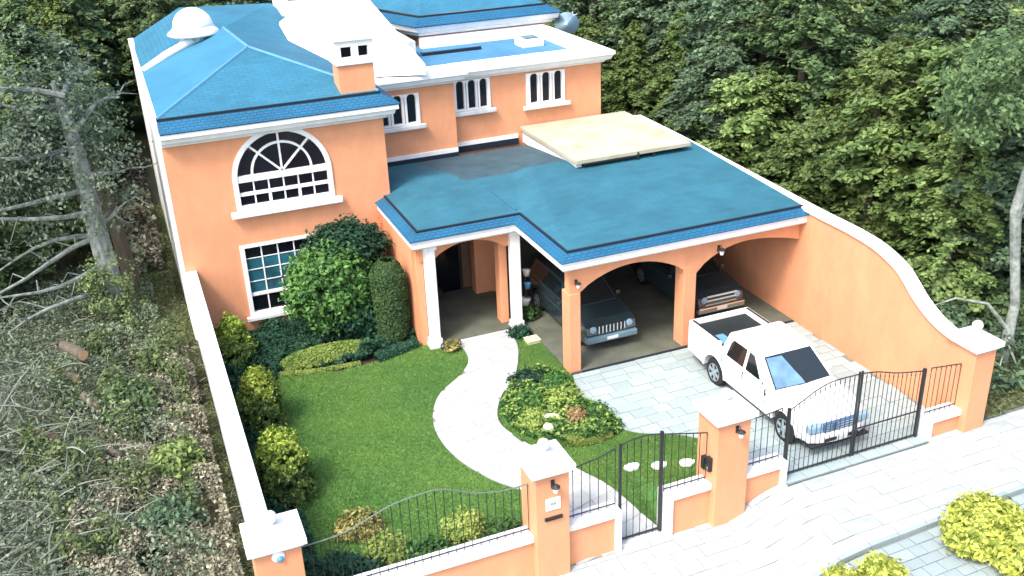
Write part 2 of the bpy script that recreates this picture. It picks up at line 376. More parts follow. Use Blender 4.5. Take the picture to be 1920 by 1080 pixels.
# lawns
lawn1 = [(1.0, .35), (1.0, 4.2), (1.25, 7), (1.15, 9.6), (1.75, 10.5), (3.3, 9.9), (4.6, 10.0), (5.9, 10.5), (7.0, 10.4)]+pathL[1:]
island = spline([(7.35, 6.55), (8.1, 7.0), (8.9, 6.6), (9.0, 5.3), (9.05, 4.3), (9.35, 3.65), (8.9, 3.35), (8.0, 3.35), (7.3, 3.75), (6.8, 4.6), (6.75, 5.6), (7.35, 6.55)], 4)[:-1]
lawn2 = pathR[6:]+[(9.35, 8.9), (9.36, 6.62)]+dl[1:]+[(11.0, .35), (8.45, .35)]
lw1 = drape('front_lawn', lawn1, .0, .05, LAWNSOIL, step=.5, kind='structure')
lw2 = drape('side_lawn', lawn2, .0, .05, LAWNSOIL, step=.5, kind='structure')
def blades(poly, n, hgt, m, name, label, holes=(), wd=.02):
    xs_ = [p[0] for p in poly]; ys_ = [p[1] for p in poly]; P = []
    while len(P) < n:
        x = random.uniform(min(xs_), max(xs_)); y = random.uniform(min(ys_), max(ys_))
        if inpoly(x, y, poly) and not any(inpoly(x, y, h) for h in holes): P.append((x, y, g(x, y)))
    P = np.array(P); n = len(P); a = RNG.uniform(0, 2*PI, n); d = np.stack([np.cos(a), np.sin(a), a*0], 1)
    le = RNG.normal(0, .5, (n, 3))*hgt*.7; le[:, 2] = 0; h = (hgt*RNG.uniform(.6, 1.3, n))[:, None]
    V = np.stack([P-d*wd, P+d*wd, P+le+np.array([0, 0, 1])*h], 1).reshape(-1, 3)
    o = link(name, fastmesh(name, V, np.arange(3*n).reshape(n, 3), m)); return tag(o, label, 'grass', kind='stuff')
blades(lawn1, 120000, .03, GRASS, 'lawn_grass', 'short mown green grass of the large front lawn')
blades(lawn2, 50000, .032, GRASS, 'lawn_grass', 'short green grass between curved path and driveway', holes=[island])

# sidewalk, gutter and street
SW = [(-6, -2.75), (-6, -.9), (-.4, -.3), (-.3, .1), (11.71, .1), (11.72, -.2), (15.9, -.2), (15.91, .1), (18.3, .1), (26, .2), (26, -2.4), (16.5, -2.45), (12.2, -2.62)]
def gs(x, y): return -.52*(1-sm((x-9.9)/1.8))
_g = g
def g_sw(x, y): return gs(x, y)
g = g_sw
sidewalk = drape('sidewalk', SW, -.048, .05, MORTAR, step=.22, kind='structure')
pave(sidewalk, 'paving_stone', [(2.5, -2.7), (2.5, -.06), (5.2, -.06), (11.71, -.06), (11.72, -.21), (15.9, -.21), (15.91, -.06), (19.5, -.05), (19.5, -2.4), (16.5, -2.45), (12.2, -2.62)], .66, .40, PAVESW, .012, gap=.014, gz=gs)
ST = [(-30, -2.85), (12.2, -2.72), (16.5, -2.55), (40, -2.5), (40, -14), (-30, -14)]
street = drape('street', ST, -.12, .05, MORTAR, step=1.0, kind='structure')
pave(street, 'cobblestone', [(9.6, -2.85), (12.2, -2.80), (16.5, -2.63), (20, -2.63), (20, -4.6), (9.6, -4.6)], .42, .30, COBBLE, -.085, gz=gs, ang=.03)
mb = MB(); K = [(-6, -2.80), (12.2, -2.67), (16.5, -2.50), (26, -2.45)]
for i in range(24):
    x0 = 4+i*.8; x1 = x0+.785
    def ky(x):
        for (a, b), (c, d) in zip(K, K[1:]):
            if a <= x <= c: return b+(d-b)*(x-a)/(c-a)
    if x0 > 22: break
    k_ = MB().add([(x0, ky(x0)-.06, gs(x0, 0)-.12), (x1, ky(x1)-.06, gs(x1, 0)-.12), (x1, ky(x1)+.05, gs(x1, 0)-.12), (x0, ky(x0)+.05, gs(x0, 0)-.12),
                   (x0, ky(x0)-.06, gs(x0, 0)+.006), (x1, ky(x1)-.06, gs(x1, 0)+.006), (x1, ky(x1)+.05, gs(x1, 0)+.012), (x0, ky(x0)+.05, gs(x0, 0)+.012)],
                  [(0,3,2,1),(4,5,6,7),(0,1,5,4),(1,2,6,5),(2,3,7,6),(3,0,4,7)])
    k_.build('kerb_stone', COBBLE, sidewalk)
g = _g

# ---------------------------------------------------------------- HOUSE
house = empty('house', 'large orange stucco villa with blue roofs and white cornices behind the lawn', 'house', (3, 13.6, 0))
XL, XR, YT, ZE = -.30, 6.28, 13.6, 6.5
def arc(cx, cz, r, a0, a1, n=24): return [(cx+r*math.cos(a0+(a1-a0)*i/n), cz+r*math.sin(a0+(a1-a0)*i/n)) for i in range(n+1)]
AX, AZ, AR = 3.02, 5.02, 1.40
BZ = 4.13                              # bottom of arched window
win_out = [(AX-AR, BZ), (AX+AR, BZ)]+arc(AX, AZ, AR, 0, PI)
LW = (1.50, 4.10, .62, 2.92)
lowh = [(LW[0], LW[2]), (LW[1], LW[2]), (LW[1], LW[3]), (LW[0], LW[3])]
MB().plate([[(XL+.02, -.1), (XR, -.1), (XR, ZE), (XL+.02, ZE)], win_out, lowh], YP, YT, YT+.25).build('front_wall', ORANGE, house)
MB().box(XL+.03, XR-.01, YT+.251, 20.9, -.1, ZE-.02).build('tower_wall', ORANGE, house)
MB().box(XL-.06, XL+.019, YT-.005, 28.6, -.1, 6.78).build('side_wall', WHITE, house, label='tall white side wall of the house')
MB().box(XL+.02, 5.2, 20.91, 28.5, -.1, ZE-.03).build('rear_wall', ORANGE, house)
# arched window
fr = MB().plate([[(AX-AR-.10, BZ-.02), (AX+AR+.10, BZ-.02)]+arc(AX, AZ, AR+.10, 0, PI), [(AX-AR+.05, BZ+.10), (AX+AR-.05, BZ+.10)]+arc(AX, AZ, AR-.05, 0, PI)], YP, YT-.05, YT+.12)
aw = fr.build('arched_window', WHITE, house, bevel=.012)
m_ = MB().plate([[(AX-AR+.05, AZ-.06), (AX+AR-.05, AZ-.06), (AX+AR-.05, AZ+.13), (AX-AR+.05, AZ+.13)]], YP, YT-.02, YT+.12)
m_.build('transom', WHITE, aw)
MB().box(AX-AR+.05, AX+AR-.05, YT+.0, YT+.11, 4.53, 4.63).build('transom', WHITE, aw)
MB().box(AX-AR-.30, AX+AR+.30, YT-.22, YT-.052, BZ-.22, BZ-.02).build('sill', WHITE, aw, bevel=.03)
cz0 = AZ+.13
MB().plate([arc(AX, cz0, .93, 0, PI)+arc(AX, cz0, .86, PI, 0)], YP, YT+.02, YT+.11).build('muntin', WHITE, aw)
Rg = 1.28
angs = [0, PI/4, PI/2, 3*PI/4, PI]
for a in angs[1:-1]:
    d = Vector((math.cos(a), math.sin(a))); nrm = Vector((-d.y, d.x))*.03
    pts = [(AX+d.x*.0+nrm.x, cz0+nrm.y), (AX-nrm.x, cz0-nrm.y), (AX+d.x*Rg-nrm.x, cz0+d.y*Rg-nrm.y), (AX+d.x*Rg+nrm.x, cz0+d.y*Rg+nrm.y)]
    MB().plate([pts], YP, YT+.015, YT+.105).build('muntin', WHITE, aw)
for a0, a1 in zip(angs, angs[1:]):
    e = .03
    inner = [(AX, cz0+.005)]+arc(AX, cz0, .86, a0+e, a1-e, 6)
    MB().plate([inner], YP, YT+.07, YT+.09).build('pane', GLASS, aw)
    outer = arc(AX, cz0, .93, a0+e, a1-e, 6)+[(max(AX-AR+.06, min(AX+AR-.06, x)), min(z, AZ+math.sqrt(max(0, (AR-.05)**2-(max(-AR+.06, min(AR-.06, x-AX)))**2)))) for x, z in arc(AX, cz0, AR-.03, a1-e, a0+e, 6)]
    MB().plate([outer], YP, YT+.07, YT+.09).build('pane', GLASS, aw)
W6 = (2*AR-.10)/6
for r_, (z0, z1) in enumerate(((BZ+.10, 4.53), (4.63, AZ-.06))):
    for i in range(6):
        x0 = AX-AR+.05+i*W6
        MB().box(x0+.015, x0+W6-.015, YT+.07, YT+.09, z0, z1).build('pane', GLASS, aw)
        if i: 
            hw = .045 if (i in (2, 4) and r_ == 0) else .022
            MB().box(x0-hw, x0+hw, YT+.03, YT+.10, z0, z1).build('muntin', WHITE, aw)
# lower window
x0, x1, z0, z1 = LW
lwn = MB().plate([[(x0-.10, z0-.02), (x1+.10, z0-.02), (x1+.10, z1+.06), (x0-.10, z1+.06)], [(x0+.04, z0+.08), (x1-.04, z0+.08), (x1-.04, z1-.04), (x0+.04, z1-.04)]], YP, YT-.04, YT+.12).build('window', WHITE, house)
MB().box(x0-.22, x1+.22, YT-.2, YT-.042, z0-.15, z0-.02).build('sill', WHITE, lwn, bevel=.02)
MB().box(x0+.04, x1-.04, YT+.01, YT+.11, z0+.62, z0+.72).build('transom', WHITE, lwn)
cw = (x1-x0-.08)/5; rows = [z0+.08, z0+.62, z0+.72, z0+1.1, z0+1.5, z0+1.88, z1-.04]
for i in range(5):
    if i: MB().box(x0+.04+i*cw-.02, x0+.04+i*cw+.02, YT+.03, YT+.10, z0+.08, z1-.04).build('muntin', WHITE, lwn)
    for a, b in ((rows[0], rows[1]), (rows[2], rows[3]), (rows[3], rows[4]), (rows[4], rows[5]), (rows[5], rows[6])):
        MB().box(x0+.04+i*cw+.02, x0+.04+(i+1)*cw-.02, YT+.06, YT+.08, a+.006, b-.006).build('pane', GLASSB if a > rows[1] and b < rows[6] else GLASS, lwn)
for zz in rows[3:6]: MB().box(x0+.04, x1-.04, YT+.04, YT+.095, zz-.012, zz+.012).build('muntin', WHITE, lwn)
# tower cornice and roof
def moulding(pts, name, parent, m, prof):
    """profile (out, z) swept along a plan polyline of (x, y) with outward on the right hand"""
    vs = []; fs = []; n = len(pts); k = len(prof)
    for i, p in enumerate(pts):
        p = Vector(p); dirs = []
        if i > 0: dirs.append((p-Vector(pts[i-1])).normalized())
        if i < n-1: dirs.append((Vector(pts[i+1])-p).normalized())
        ns = [Vector((d.y, -d.x)) for d in dirs]; nn = sum(ns, Vector((0, 0))).normalized(); sc = 1/max(.3, nn.dot(ns[0]))
        for o_, z_ in prof: vs.append((p.x+nn.x*o_*sc, p.y+nn.y*o_*sc, z_))
    for i in range(n-1):
        for j in range(k): fs.append((i*k+j, i*k+(j+1) % k, (i+1)*k+(j+1) % k, (i+1)*k+j))
    fs.append(tuple(range(k))); fs.append(tuple((n-1)*k+j for j in range(k)))
    return MB().add(vs, fs).build(name, m, parent)
moulding([(XL+.02, YT), (XR, YT), (XR, 17.0)], 'cornice', house, WHITE, [(-.1, 6.36), (.10, 6.36), (.13, 6.44), (.30, 6.50), (.34, 6.62), (.42, 6.66), (.42, 6.80), (-.1, 6.80)])
# eave strip, gutter and hip roof
moulding([(XL+.02, YT), (XR, YT), (XR, 17.0)], 'eave', house, BLUED, [(.44, 6.802), (.46, 6.84), (-.02, 7.10), (-.10, 7.10), (-.10, 6.802)])
moulding([(XL+.02, YT+.03), (XR-.03, YT+.03), (XR-.03, 17.0)], 'gutter', house, DARKLINE, [(.02, 7.08), (.02, 7.17), (-.10, 7.17), (-.10, 7.08)])
AP, BK = (3.0, 17.3, 8.25), (2.75, 21.5, 8.25)
ex0, ex1, ey, ez = XL+.05, XR-.04, YT+.06, 7.18
MB().add([(ex0, ey, ez), (ex1, ey, ez), AP, (ex0, ey, ez-.1), (ex1, ey, ez-.1)], [(0, 1, 2), (3, 4, 1, 0)]).build('roof', BLUE, house)
MB().add([(ex0, ey, ez), AP, BK, (ex0, 20.9, ez)], [(0, 3, 2, 1)]).build('roof', mat('blue_roof_left_slope', (.035, .17, .27), .75, .12, .7, .3, 15), house)
MB().add([(ex1, ey, ez), (ex1, 21.5, ez), BK, AP], [(0, 1, 2, 3)]).build('roof', BLUES, house)
for a, b in (((ex0, ey, ez), AP), ((ex1, ey, ez), AP), (AP, BK)):
    MB().tube([a, b], .05, 6).build('ridge_cap', mat('ridge_blue', (.09, .25, .40), .7), house)
# back roof
B1, B2, B3, B4 = (XL+.05, 20.9, 7.15), (XL+.05, 28.6, 7.0), (1.8, 27.9, 8.2), (5.2, 26.0, 8.3)
MB().add([B1, BK, B3, B2], [(0, 1, 2, 3)]).build('roof', BLUES, house)
MB().add([BK, (6.2, 21.3, 7.15), B4, B3], [(0, 1, 2, 3)]).build('roof', BLUE, house)
MB().box(XL-.08, XL+.14, YT-.02, 28.7, 6.79, 7.06).build('parapet', WHITE, house, bevel=.02)
MB().tube([(ex0+.05, 20.75, 7.2), (.7, 21.0, 7.62), (1.4, 21.2, 7.88), (BK[0]-.2, BK[1]-.05, 8.2)], [.13, .15, .15, .10], 8).build('valley_flashing', WHITE, house, smooth=True)
# dome
DC = (1.75, 21.7, 7.52)
dome = MB().lathe([(.56, -.1), (.56, .56), (.62, .62)], DC, 8).build('dome', WHITE, house, label='white domed cupola on the blue roof')
MB().lathe([(.90, .58), (.93, .64), (.76, .78), (.70, .86)], DC, 24).build('brim', WHITE, dome, smooth=True)
MB().lathe([(.70*math.cos(t), .84+.66*math.sin(t)) for t in np.linspace(0, PI/2-.02, 9)], DC, 24).build('cap', WHITE, dome, smooth=True)
for a in (-2.2, -1.75, -1.2):
    c_ = Vector((DC[0]+.54*math.cos(a), DC[1]+.54*math.sin(a), DC[2]+.36))
    MB().box(c_.x-.07, c_.x+.07, c_.y-.05, c_.y+.03, c_.z-.2, c_.z+.18).build('louvre', mat('grey_louvre', (.4, .45, .42), .7), dome)
# white glazed atrium roof
P = [(5.9, 17.25, 7.25), (8.47, 15.95, 7.3), (8.50, 23.3, 8.6), (6.6, 24.4, 8.6), (4.45, 23.3, 7.62)]
apx = (6.5, 23.2, 8.55)
at = MB().add(P+[apx]+[(x, y, z-.35) for x, y, z in P], [(0, 1, 2, 5), (0, 5, 4), (5, 2, 3), (5, 3, 4), (0, 6, 7, 1), (4, 10, 6, 0), (1, 7, 8, 2)]).build('atrium_roof', WHITE, house, label='large white sloping roof between the two blue roofs')
MB().box(6.2, 8.45, 16.75, 23.2, 5.9, 7.0).build('atrium_wall', WHITE, house)
MB().box(XR-.2, 9.6, 20.8, 26.5, 5.9, 7.15).build('rear_roof_block', WHITED, house)
sb = MB().box(5.35, 6.95, 24.5, 26.5, 7.9, 9.5).build('roof_lantern', WHITE, house, bevel=.05, label='white boxy roof lantern with one small window at top edge')
MB().box(5.2, 7.1, 24.3, 26.7, 9.5, 9.66).build('lid', WHITE, sb)
MB().box(5.65, 6.05, 24.47, 24.5, 8.55, 8.8).build('vent', GLASSB, sb)
# chimney
cx0, cx1, cy0, cy1 = 5.08, 6.17, 13.72, 14.5
ch = MB().box(cx0, cx1, cy0, cy1, 6.9, 8.04).build('chimney', ORANGE, house, label='square orange chimney with white pot and dark vents')
MB().box(cx0-.07, cx1+.07, cy0-.07, cy1+.07, 8.04, 8.15).build('chimney_cap', WHITE, ch, bevel=.02)
xa, xb = cx0-.03, cx1+.03
mb = MB().plate([[(xa, 8.15), (xb, 8.15), (xb, 8.74), (xa, 8.74)], [(xa+.16, 8.27), (xa+.48, 8.27), (xa+.48, 8.58), (xa+.16, 8.58)], [(xb-.46, 8.27), (xb-.16, 8.27), (xb-.16, 8.58), (xb-.46, 8.58)]], YP, cy0-.03, cy0+.07)
mb.box(xa, xa+.1, cy0+.071, cy1-.08, 8.15, 8.74); mb.box(xb-.1, xb, cy0+.071, cy1-.08, 8.15, 8.74); mb.box(xa, xb, cy1-.079, cy1+.03, 8.15, 8.74)
mb.build('chimney_pot', WHITE, ch)
MB().box(xa+.11, xb-.11, cy0+.4, cy0+.5, 8.16, 8.73).build('vent_backing', DARKLINE, ch)  # dark plate inside the pot, behind the vent openings
MB().box(xa-.07, xb+.07, cy0-.1, cy1+.1, 8.74, 8.85).build('chimney_lid', WHITE, ch, bevel=.03)

# second floor rear wing
YB = 17.0
def winhole(x0, x1, z0, z1, n=3):
    ws = (x1-x0)/n; out = []
    for i in range(n):
        a, b = x0+i*ws+ws*.22, x0+(i+1)*ws-ws*.14; r = (b-a)/2
        out.append([(a, z0), (b, z0)]+arc((a+b)/2, z1-r*.6, r, 0, PI, 6)[0:7])
    return out
W2, W3 = (9.72, 11.04, 5.32, 6.32), (12.53, 13.96, 5.20, 6.26)
W1 = (6.75, 8.25, 5.24, 6.22)
h1 = [(W1[0], W1[2]), (W1[1], W1[2]), (W1[1], W1[3]), (W1[0], W1[3])]
h2 = [(W2[0], W2[2]), (W2[1], W2[2]), (W2[1], W2[3]), (W2[0], W2[3])]
h3 = [(W3[0], W3[2]), (W3[1], W3[2]), (W3[1], W3[3]), (W3[0], W3[3])]
MB().plate([[(9.6, 3.6), (15.5, 3.6), (15.5, 6.42), (9.6, 6.42)], h2, h3], YP, YB, YB+.25).build('upper_wall', ORANGE, house)
MB().plate([[(6.29, 3.6), (9.599, 3.6), (9.599, 6.50), (6.29, 6.50)], h1], YP, YB-.5, YB-.2).build('upper_wall', ORANGE, house)
MB().box(6.3, 9.598, YB-.199, YB+.24, 3.6, 6.45).build('upper_wall_return', ORANGE, house)
MB().box(6.3, 15.49, YB+.251, 22.6, 2.9, 6.40).build('wing_wall', ORANGE, house)
for (x0, x1, z0, z1), y in ((W1, YB-.5), (W2, YB), (W3, YB)):
    f_ = MB().plate([[(x0-.05, z0-.04), (x1+.05, z0-.04), (x1+.05, z1+.05), (x0-.05, z1+.05)]]+winhole(x0, x1, z0+.02, z1-.02), YP, y-.06, y+.1).build('window', WHITE, house)
    for hl in winhole(x0, x1, z0+.02, z1-.02):
        MB().plate([hl], YP, y+.06, y+.08).build('pane', GLASS, f_)
    ws = (x1-x0)/3
    for i in (1, 2):
        MB().box(x0+i*ws-.005, x0+i*ws+.035, y-.063, y-.05, z0, z1-.05).build('mullion', mat('weathered_mullion', (.45, .33, .3), .8), f_)
    MB().box(x0-.22, x1+.22, y-.2, y-.062, z0-.19, z0-.04).build('sill', WHITED, f_, bevel=.025)
prof = [(-.1, 0), (.10, 0), (.13, .06), (.28, .12), (.34, .26), (.40, .30), (.40, .42), (-.1, .42)]
moulding([(6.3, YB-.5), (9.6, YB-.5), (9.6, YB-.02)], 'cornice', house, WHITE, [(a, b+6.46) for a, b in prof])
moulding([(9.98, YB), (15.5, YB), (15.5, 23.2)], 'cornice', house, WHITE, [(a, b+6.40) for a, b in prof])
MB().box(6.3, 9.9, YB-.3, YB+.6, 6.80, 6.86).build('flat_roof', WHITED, house)
MB().box(8.6, 15.2, YB+.3, 23.0, 6.45, 6.52).build('flat_roof', mat('blue_felt', (.06, .19, .32), .8, .2, 1.0, .2, 20), house)
mb = MB(); mb.box(9.7, 15.62, YB-.02, YB+.36, 6.83, 6.92); mb.box(15.22, 15.62, YB+.362, 22.9, 6.83, 6.92); mb.box(9.72, 15.18, YB+.30, YB+.34, 6.5, 6.83); mb.box(15.22, 15.26, YB+.36, 22.9, 6.5, 6.83)
mb.build('parapet', WHITE, house)
MB().box(10.3, 15.2, 22.35, 22.7, 6.5, 6.92).build('parapet', WHITE, house)
MB().box(9.9, 12.3, 21.0, 21.25, 6.52, 6.66).build('roof_upstand', mat('blue_felt'  , (.06, .19, .32)), house)
MB().box(9.9, 12.3, 20.97, 20.998, 6.52, 6.64).build('roof_joint_or_shadow', DARKLINE, house)  # dark strip painted in as the shadow of the upstand
skl = MB().box(13.75, 14.65, 20.2, 21.1, 6.52, 6.82).build('skylight', WHITE, house, bevel=.03, label='white box skylight on the flat roof')
MB().box(13.95, 14.5, 20.4, 20.95, 6.82, 6.86).build('pane', GLASSB, skl)
# rear upper box with hipped blue roof
MB().box(10.4, 15.9, 22.75, 28, 6.4, 7.1).build('upper_box_wall', ORANGE, house)
moulding([(9.0, 26.5), (10.4, 22.75), (15.9, 22.75), (15.9, 28)], 'cornice', house, WHITE, [(-.1, 6.98), (.15, 6.98), (.2, 7.1), (.35, 7.16), (.42, 7.36), (-.1, 7.36)])
moulding([(9.0, 26.5), (10.4, 22.75), (15.9, 22.75), (15.9, 28)], 'eave', house, BLUED, [(.46, 7.362), (.48, 7.40), (.05, 7.66), (-.1, 7.66), (-.1, 7.362)])
moulding([(9.0, 26.5), (10.4, 22.8), (15.85, 22.8), (15.85, 28)], 'gutter', house, DARKLINE, [(.03, 7.64), (.03, 7.72), (-.06, 7.72), (-.06, 7.64)])
q0, q1, q2, q3 = (10.45, 22.85, 7.73), (15.8, 22.85, 7.73), (14.2, 26.0, 8.75), (11.6, 26.0, 8.75)
MB().add([q0, q1, q2, q3, (9.0, 27, 7.73), (10.6, 29.5, 8.75), (15.8, 29, 7.73)], [(0, 1, 2, 3), (0, 3, 5, 4), (1, 6, 2)]).build('roof', BLUE, house)
moulding([(8.75, 18.0), (9.75, 22.4), (8.9, 26)][::-1][1:], 'valley_gutter', house, BLUED, [(.15, 6.54), (.35, 6.8), (.0, 7.0), (-.1, 6.54)])

# ---- carport and porch
EZ = 3.62; EY, EX0 = 6.45, 9.0; PY, PX0 = 9.8, 5.78
plan = [(PX0, YT), (PX0, PY), (EX0, PY), (EX0, EY), (16.99, EY)]
def inset(pl, d):
    out = []
    for i, p in enumerate(pl):
        p = Vector(p); dirs = []
        if i: dirs.append((p-Vector(pl[i-1])).normalized())
        if i < len(pl)-1: dirs.append((Vector(pl[i+1])-p).normalized())
        ns = [Vector((-a.y, a.x)) for a in dirs]; nn = sum(ns, Vector((0, 0))).normalized(); out.append(tuple(p+nn*d/max(.3, nn.dot(ns[0]))))
    return out
base = inset(plan, .30)
moulding(base, 'fascia', house, WHITE, [(-.05, EZ-.27), (.22, EZ-.27), (.26, EZ-.22), (.27, EZ-.05), (.30, EZ-.04), (.30, EZ+.0), (-.05, EZ+.0)])
moulding(base, 'eave', house, BLUED, [(.32, EZ+.002), (.33, EZ+.03), (.03, EZ+.16), (-.06, EZ+.16), (-.06, EZ+.002)])
moulding(base, 'gutter', house, DARKLINE, [(.02, EZ+.14), (.02, EZ+.22), (-.05, EZ+.22), (-.05, EZ+.14)])
in2 = inset(plan, .34)
def rz(x, y):
    zg = min(.055*(y-in2[3][1]), .22*(x-in2[3][0])) if x >= in2[3][0] and y >= in2[3][1] else -9
    zp = min(.075*(y-in2[1][1]), .16*(x-in2[1][0])) if y >= in2[1][1] else -9
    ridge = .34-.10*max(0, y-13.1) if y > 13.1 else 9
    return EZ+.225+max(0, min(max(zg, zp), ridge, .34))
bm = bmesh.new(); st = .1; vd = {}
def vv(x, y):
    k_ = (round(x, 3), round(y, 3))
    if k_ not in vd: vd[k_] = bm.verts.new((x, y, rz(x, y)))
    return vd[k_]
x_ = [in2[1][0]+i*(in2[3][0]-in2[1][0])/32 for i in range(33)]+[in2[3][0]+i*(16.98-in2[3][0])/70 for i in range(1, 71)]
y_ = [in2[3][1]+i*(in2[1][1]-in2[3][1])/30 for i in range(31)]+[in2[1][1]+i*(16.49-in2[1][1])/60 for i in range(1, 61)]
for i in range(len(x_)-1):
    for j in range(len(y_)-1):
        xa, xb, ya, yb = x_[i], x_[i+1], y_[j], y_[j+1]; xc, yc = (xa+xb)/2, (ya+yb)/2
        if xc < in2[3][0] and yc < in2[1][1]: continue
        if xc < 6.30 and yc > YT: continue
        bm.faces.new([vv(xa, ya), vv(xb, ya), vv(xb, yb), vv(xa, yb)])
r_ = bmesh.ops.extrude_face_region(bm, geom=bm.faces[:])
for v in [q for q in r_['geom'] if isinstance(q, bmesh.types.BMVert)]: v.co.z = EZ+.01
bmesh.ops.recalc_face_normals(bm, faces=bm.faces)
me = bpy.data.meshes.new('carport_roof'); bm.to_mesh(me); bm.free(); me.materials.append(BLUEG); me.materials.append(GREYROOF)
for p in me.polygons:
    c_ = p.center
    if c_.y > 13.1 and c_.x > 8.6-(c_.y-13.1)*.2: p.material_index = 1
ro = link('carport_roof', me); ro.parent = house; ro.matrix_parent_inverse = Matrix.Translation(-Vector(house.location))
MB().tube([(9.26, 10.3, rz(9.3, 10.3)+.01), (9.1, 12.2, rz(9.1, 12.2)+.01), (8.55, 16.2, rz(8.5, 16.2)+.01)], .035, 5).build('ridge_cap', BLUEG, house)
# flashing where the roof meets the upper walls
MB().box(6.3, 9.6, YB-.56, YB-.502, 3.9, 4.14).build('flashing', WHITE, house)
MB().box(6.3, 9.6, YB-.60, YB-.562, 3.85, 4.0).build('roof_joint_or_shadow', DARKLINE, house)
MB().box(9.6, 12.1, YB-.06, YB-.002, 3.9, 4.16).build('flashing', WHITE, house)
MB().box(9.6, 12.1, YB-.10, YB-.062, 3.8, 4.02).build('roof_joint_or_shadow', DARKLINE, house)
# terrace slab
ts = MB().box(12.15, 16.45, 12.15, 16.9, 4.31, 4.45).build('terrace_slab', SLAB, house, bevel=.015, label='stained cream terrace slab above the carport roof')
MB().box(12.25, 12.45, 12.35, 16.9, 3.85, 4.308).build('slab_wall', WHITE, ts)
MB().box(12.46, 16.4, 12.9, 13.0, 3.85, 4.308).build('slab_wall', DARKLINE, ts)
MB().box(12.4, 14.4, 12.18, 12.24, 3.98, 4.12).build('slab_beam', WHITED, ts)
MB().box(12.4, 14.4, 12.13, 12.149, 4.26, 4.32).build('slab_trim', IRON, ts)
MB().box(14.4, 14.46, 12.13, 12.18, 4.05, 4.40).build('slab_trim', IRON, ts)
MB().box(15.0, 15.14, 12.2, 12.3, 4.0, 4.3).build('roof_vent', PLASTIC, ts)
# ceiling, beams, pillars
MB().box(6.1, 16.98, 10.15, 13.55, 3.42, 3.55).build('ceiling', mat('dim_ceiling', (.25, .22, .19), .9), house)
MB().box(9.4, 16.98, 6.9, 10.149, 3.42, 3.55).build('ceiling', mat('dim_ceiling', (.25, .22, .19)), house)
def archbeam(x0, x1, spans, ztop, y0, y1, name, m):
    pts = [(x0, ztop)]; pts.append((x0, spans[0][2]))
    for a, b, zs, zc, ze_ in spans:
        n = 14
        for i in range(n+1):
            t = i/n; x = a+(b-a)*t; zz_ = zs+(ze_-zs)*t; z = zz_+(zc-zz_)*math.sin(PI*t)**.75
            pts.append((x, z))
    pts.append((x1, spans[-1][4])); pts.append((x1, ztop))
    return MB().plate([pts], YP, y0, y1).build(name, m, house)
archbeam(9.36, 16.98, [(9.70, 13.0, 2.52, 3.08, 2.52), (13.43, 16.975, 2.35, 3.06, 2.75)], 3.41, 6.78, 7.08, 'arched_beam', ORANGE)
MB().box(9.34, 9.69, 6.75, 7.25, 0, 2.515).build('pillar', ORANGE, house, bevel=.02)
MB().box(13.01, 13.42, 6.75, 7.25, 0, 2.345).build('pillar', ORANGE, house, bevel=.02)
MB().box(13.01, 13.42, 6.755, 7.24, 2.35, 2.6).build('pillar_head', ORANGE, house)
MB().box(9.38, 9.62, 7.26, 10.2, 3.1, 3.41).build('side_beam', ORANGE, house)
archbeam(6.1, 9.3, [(6.58, 8.80, 2.80, 3.20, 2.80)], 3.41, 10.25, 10.45, 'arched_beam', ORANGE)
MB().box(5.96, 6.20, 10.5, 13.6, 0, 3.4).build('porch_wall', ORANGE, house)
MB().box(6.05, 6.24, 10.3, 10.7, 0, 3.41).build('pillar', ORANGE, house)
MB().box(8.72, 8.98, 10.5, 10.9, 0, 3.41).build('pillar', ORANGE, house, bevel=.015)
MB().box(8.75, 9.55, 12.9, 13.3, 0, 3.41).build('pillar', ORANGE, house, bevel=.015)
for cx_ in (6.40, 9.10):
    c_ = MB().box(cx_-.15, cx_+.15, 10.02, 10.3, .28, 3.2).build('column', WHITE, house, bevel=.02)
    mb = MB(); mb.box(cx_-.22, cx_+.22, 9.95, 10.37, -.02, .12); mb.box(cx_-.19, cx_+.19, 9.98, 10.34, .12, .28); mb.build('column_base', WHITE, c_, bevel=.02)
    MB().box(cx_-.2, cx_+.2, 9.97, 10.35, 3.2, 3.4).build('capital', WHITE, c_, bevel=.02)
# ground floor back walls and the dark openings in them
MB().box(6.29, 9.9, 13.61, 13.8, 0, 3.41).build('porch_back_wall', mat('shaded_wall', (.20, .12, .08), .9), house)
dr = MB().plate([[(6.5, 0), (8.5, 0), (8.5, 2.7), (6.5, 2.7)], [(6.6, .1), (7.45, .1), (7.45, 2.6), (6.6, 2.6)], [(7.55, .1), (8.4, .1), (8.4, 2.6), (7.55, 2.6)]], YP, 13.5, 13.6).build('door', DOORW, house, label='dark glazed double front door under the porch')
MB().box(6.6, 7.45, 13.54, 13.56, .1, 2.6).build('pane', GLASS, dr); MB().box(7.55, 8.4, 13.54, 13.56, .1, 2.6).build('pane', GLASS, dr)
MB().tube([(7.5, 13.44, 1.0), (7.5, 13.44, 1.3)], .02, 6).build('handle', CHROME, dr)
MB().box(9.9, 16.98, 12.2, 12.4, 0, 3.41).build('carport_back_wall', mat('shade_darkened_wall', (.035, .04, .035), .7, .3, 2), house)  # wall colour darkened to hold the deep shade of the carport
MB().box(9.85, 9.95, 12.41, 13.6, 0, 3.41).build('carport_return_wall', mat('shade_darkened_wall', (.035, .04, .035)), house)  # same shade-darkened colour as the back wall
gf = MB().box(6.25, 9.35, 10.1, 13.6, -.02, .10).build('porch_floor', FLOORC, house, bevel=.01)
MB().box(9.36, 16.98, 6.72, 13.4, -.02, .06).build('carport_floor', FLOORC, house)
mb = MB().box(7.0, 8.8, 9.95, 10.1, -.02, .06); mb.build('porch_step', PAVEW, house, bevel=.01)
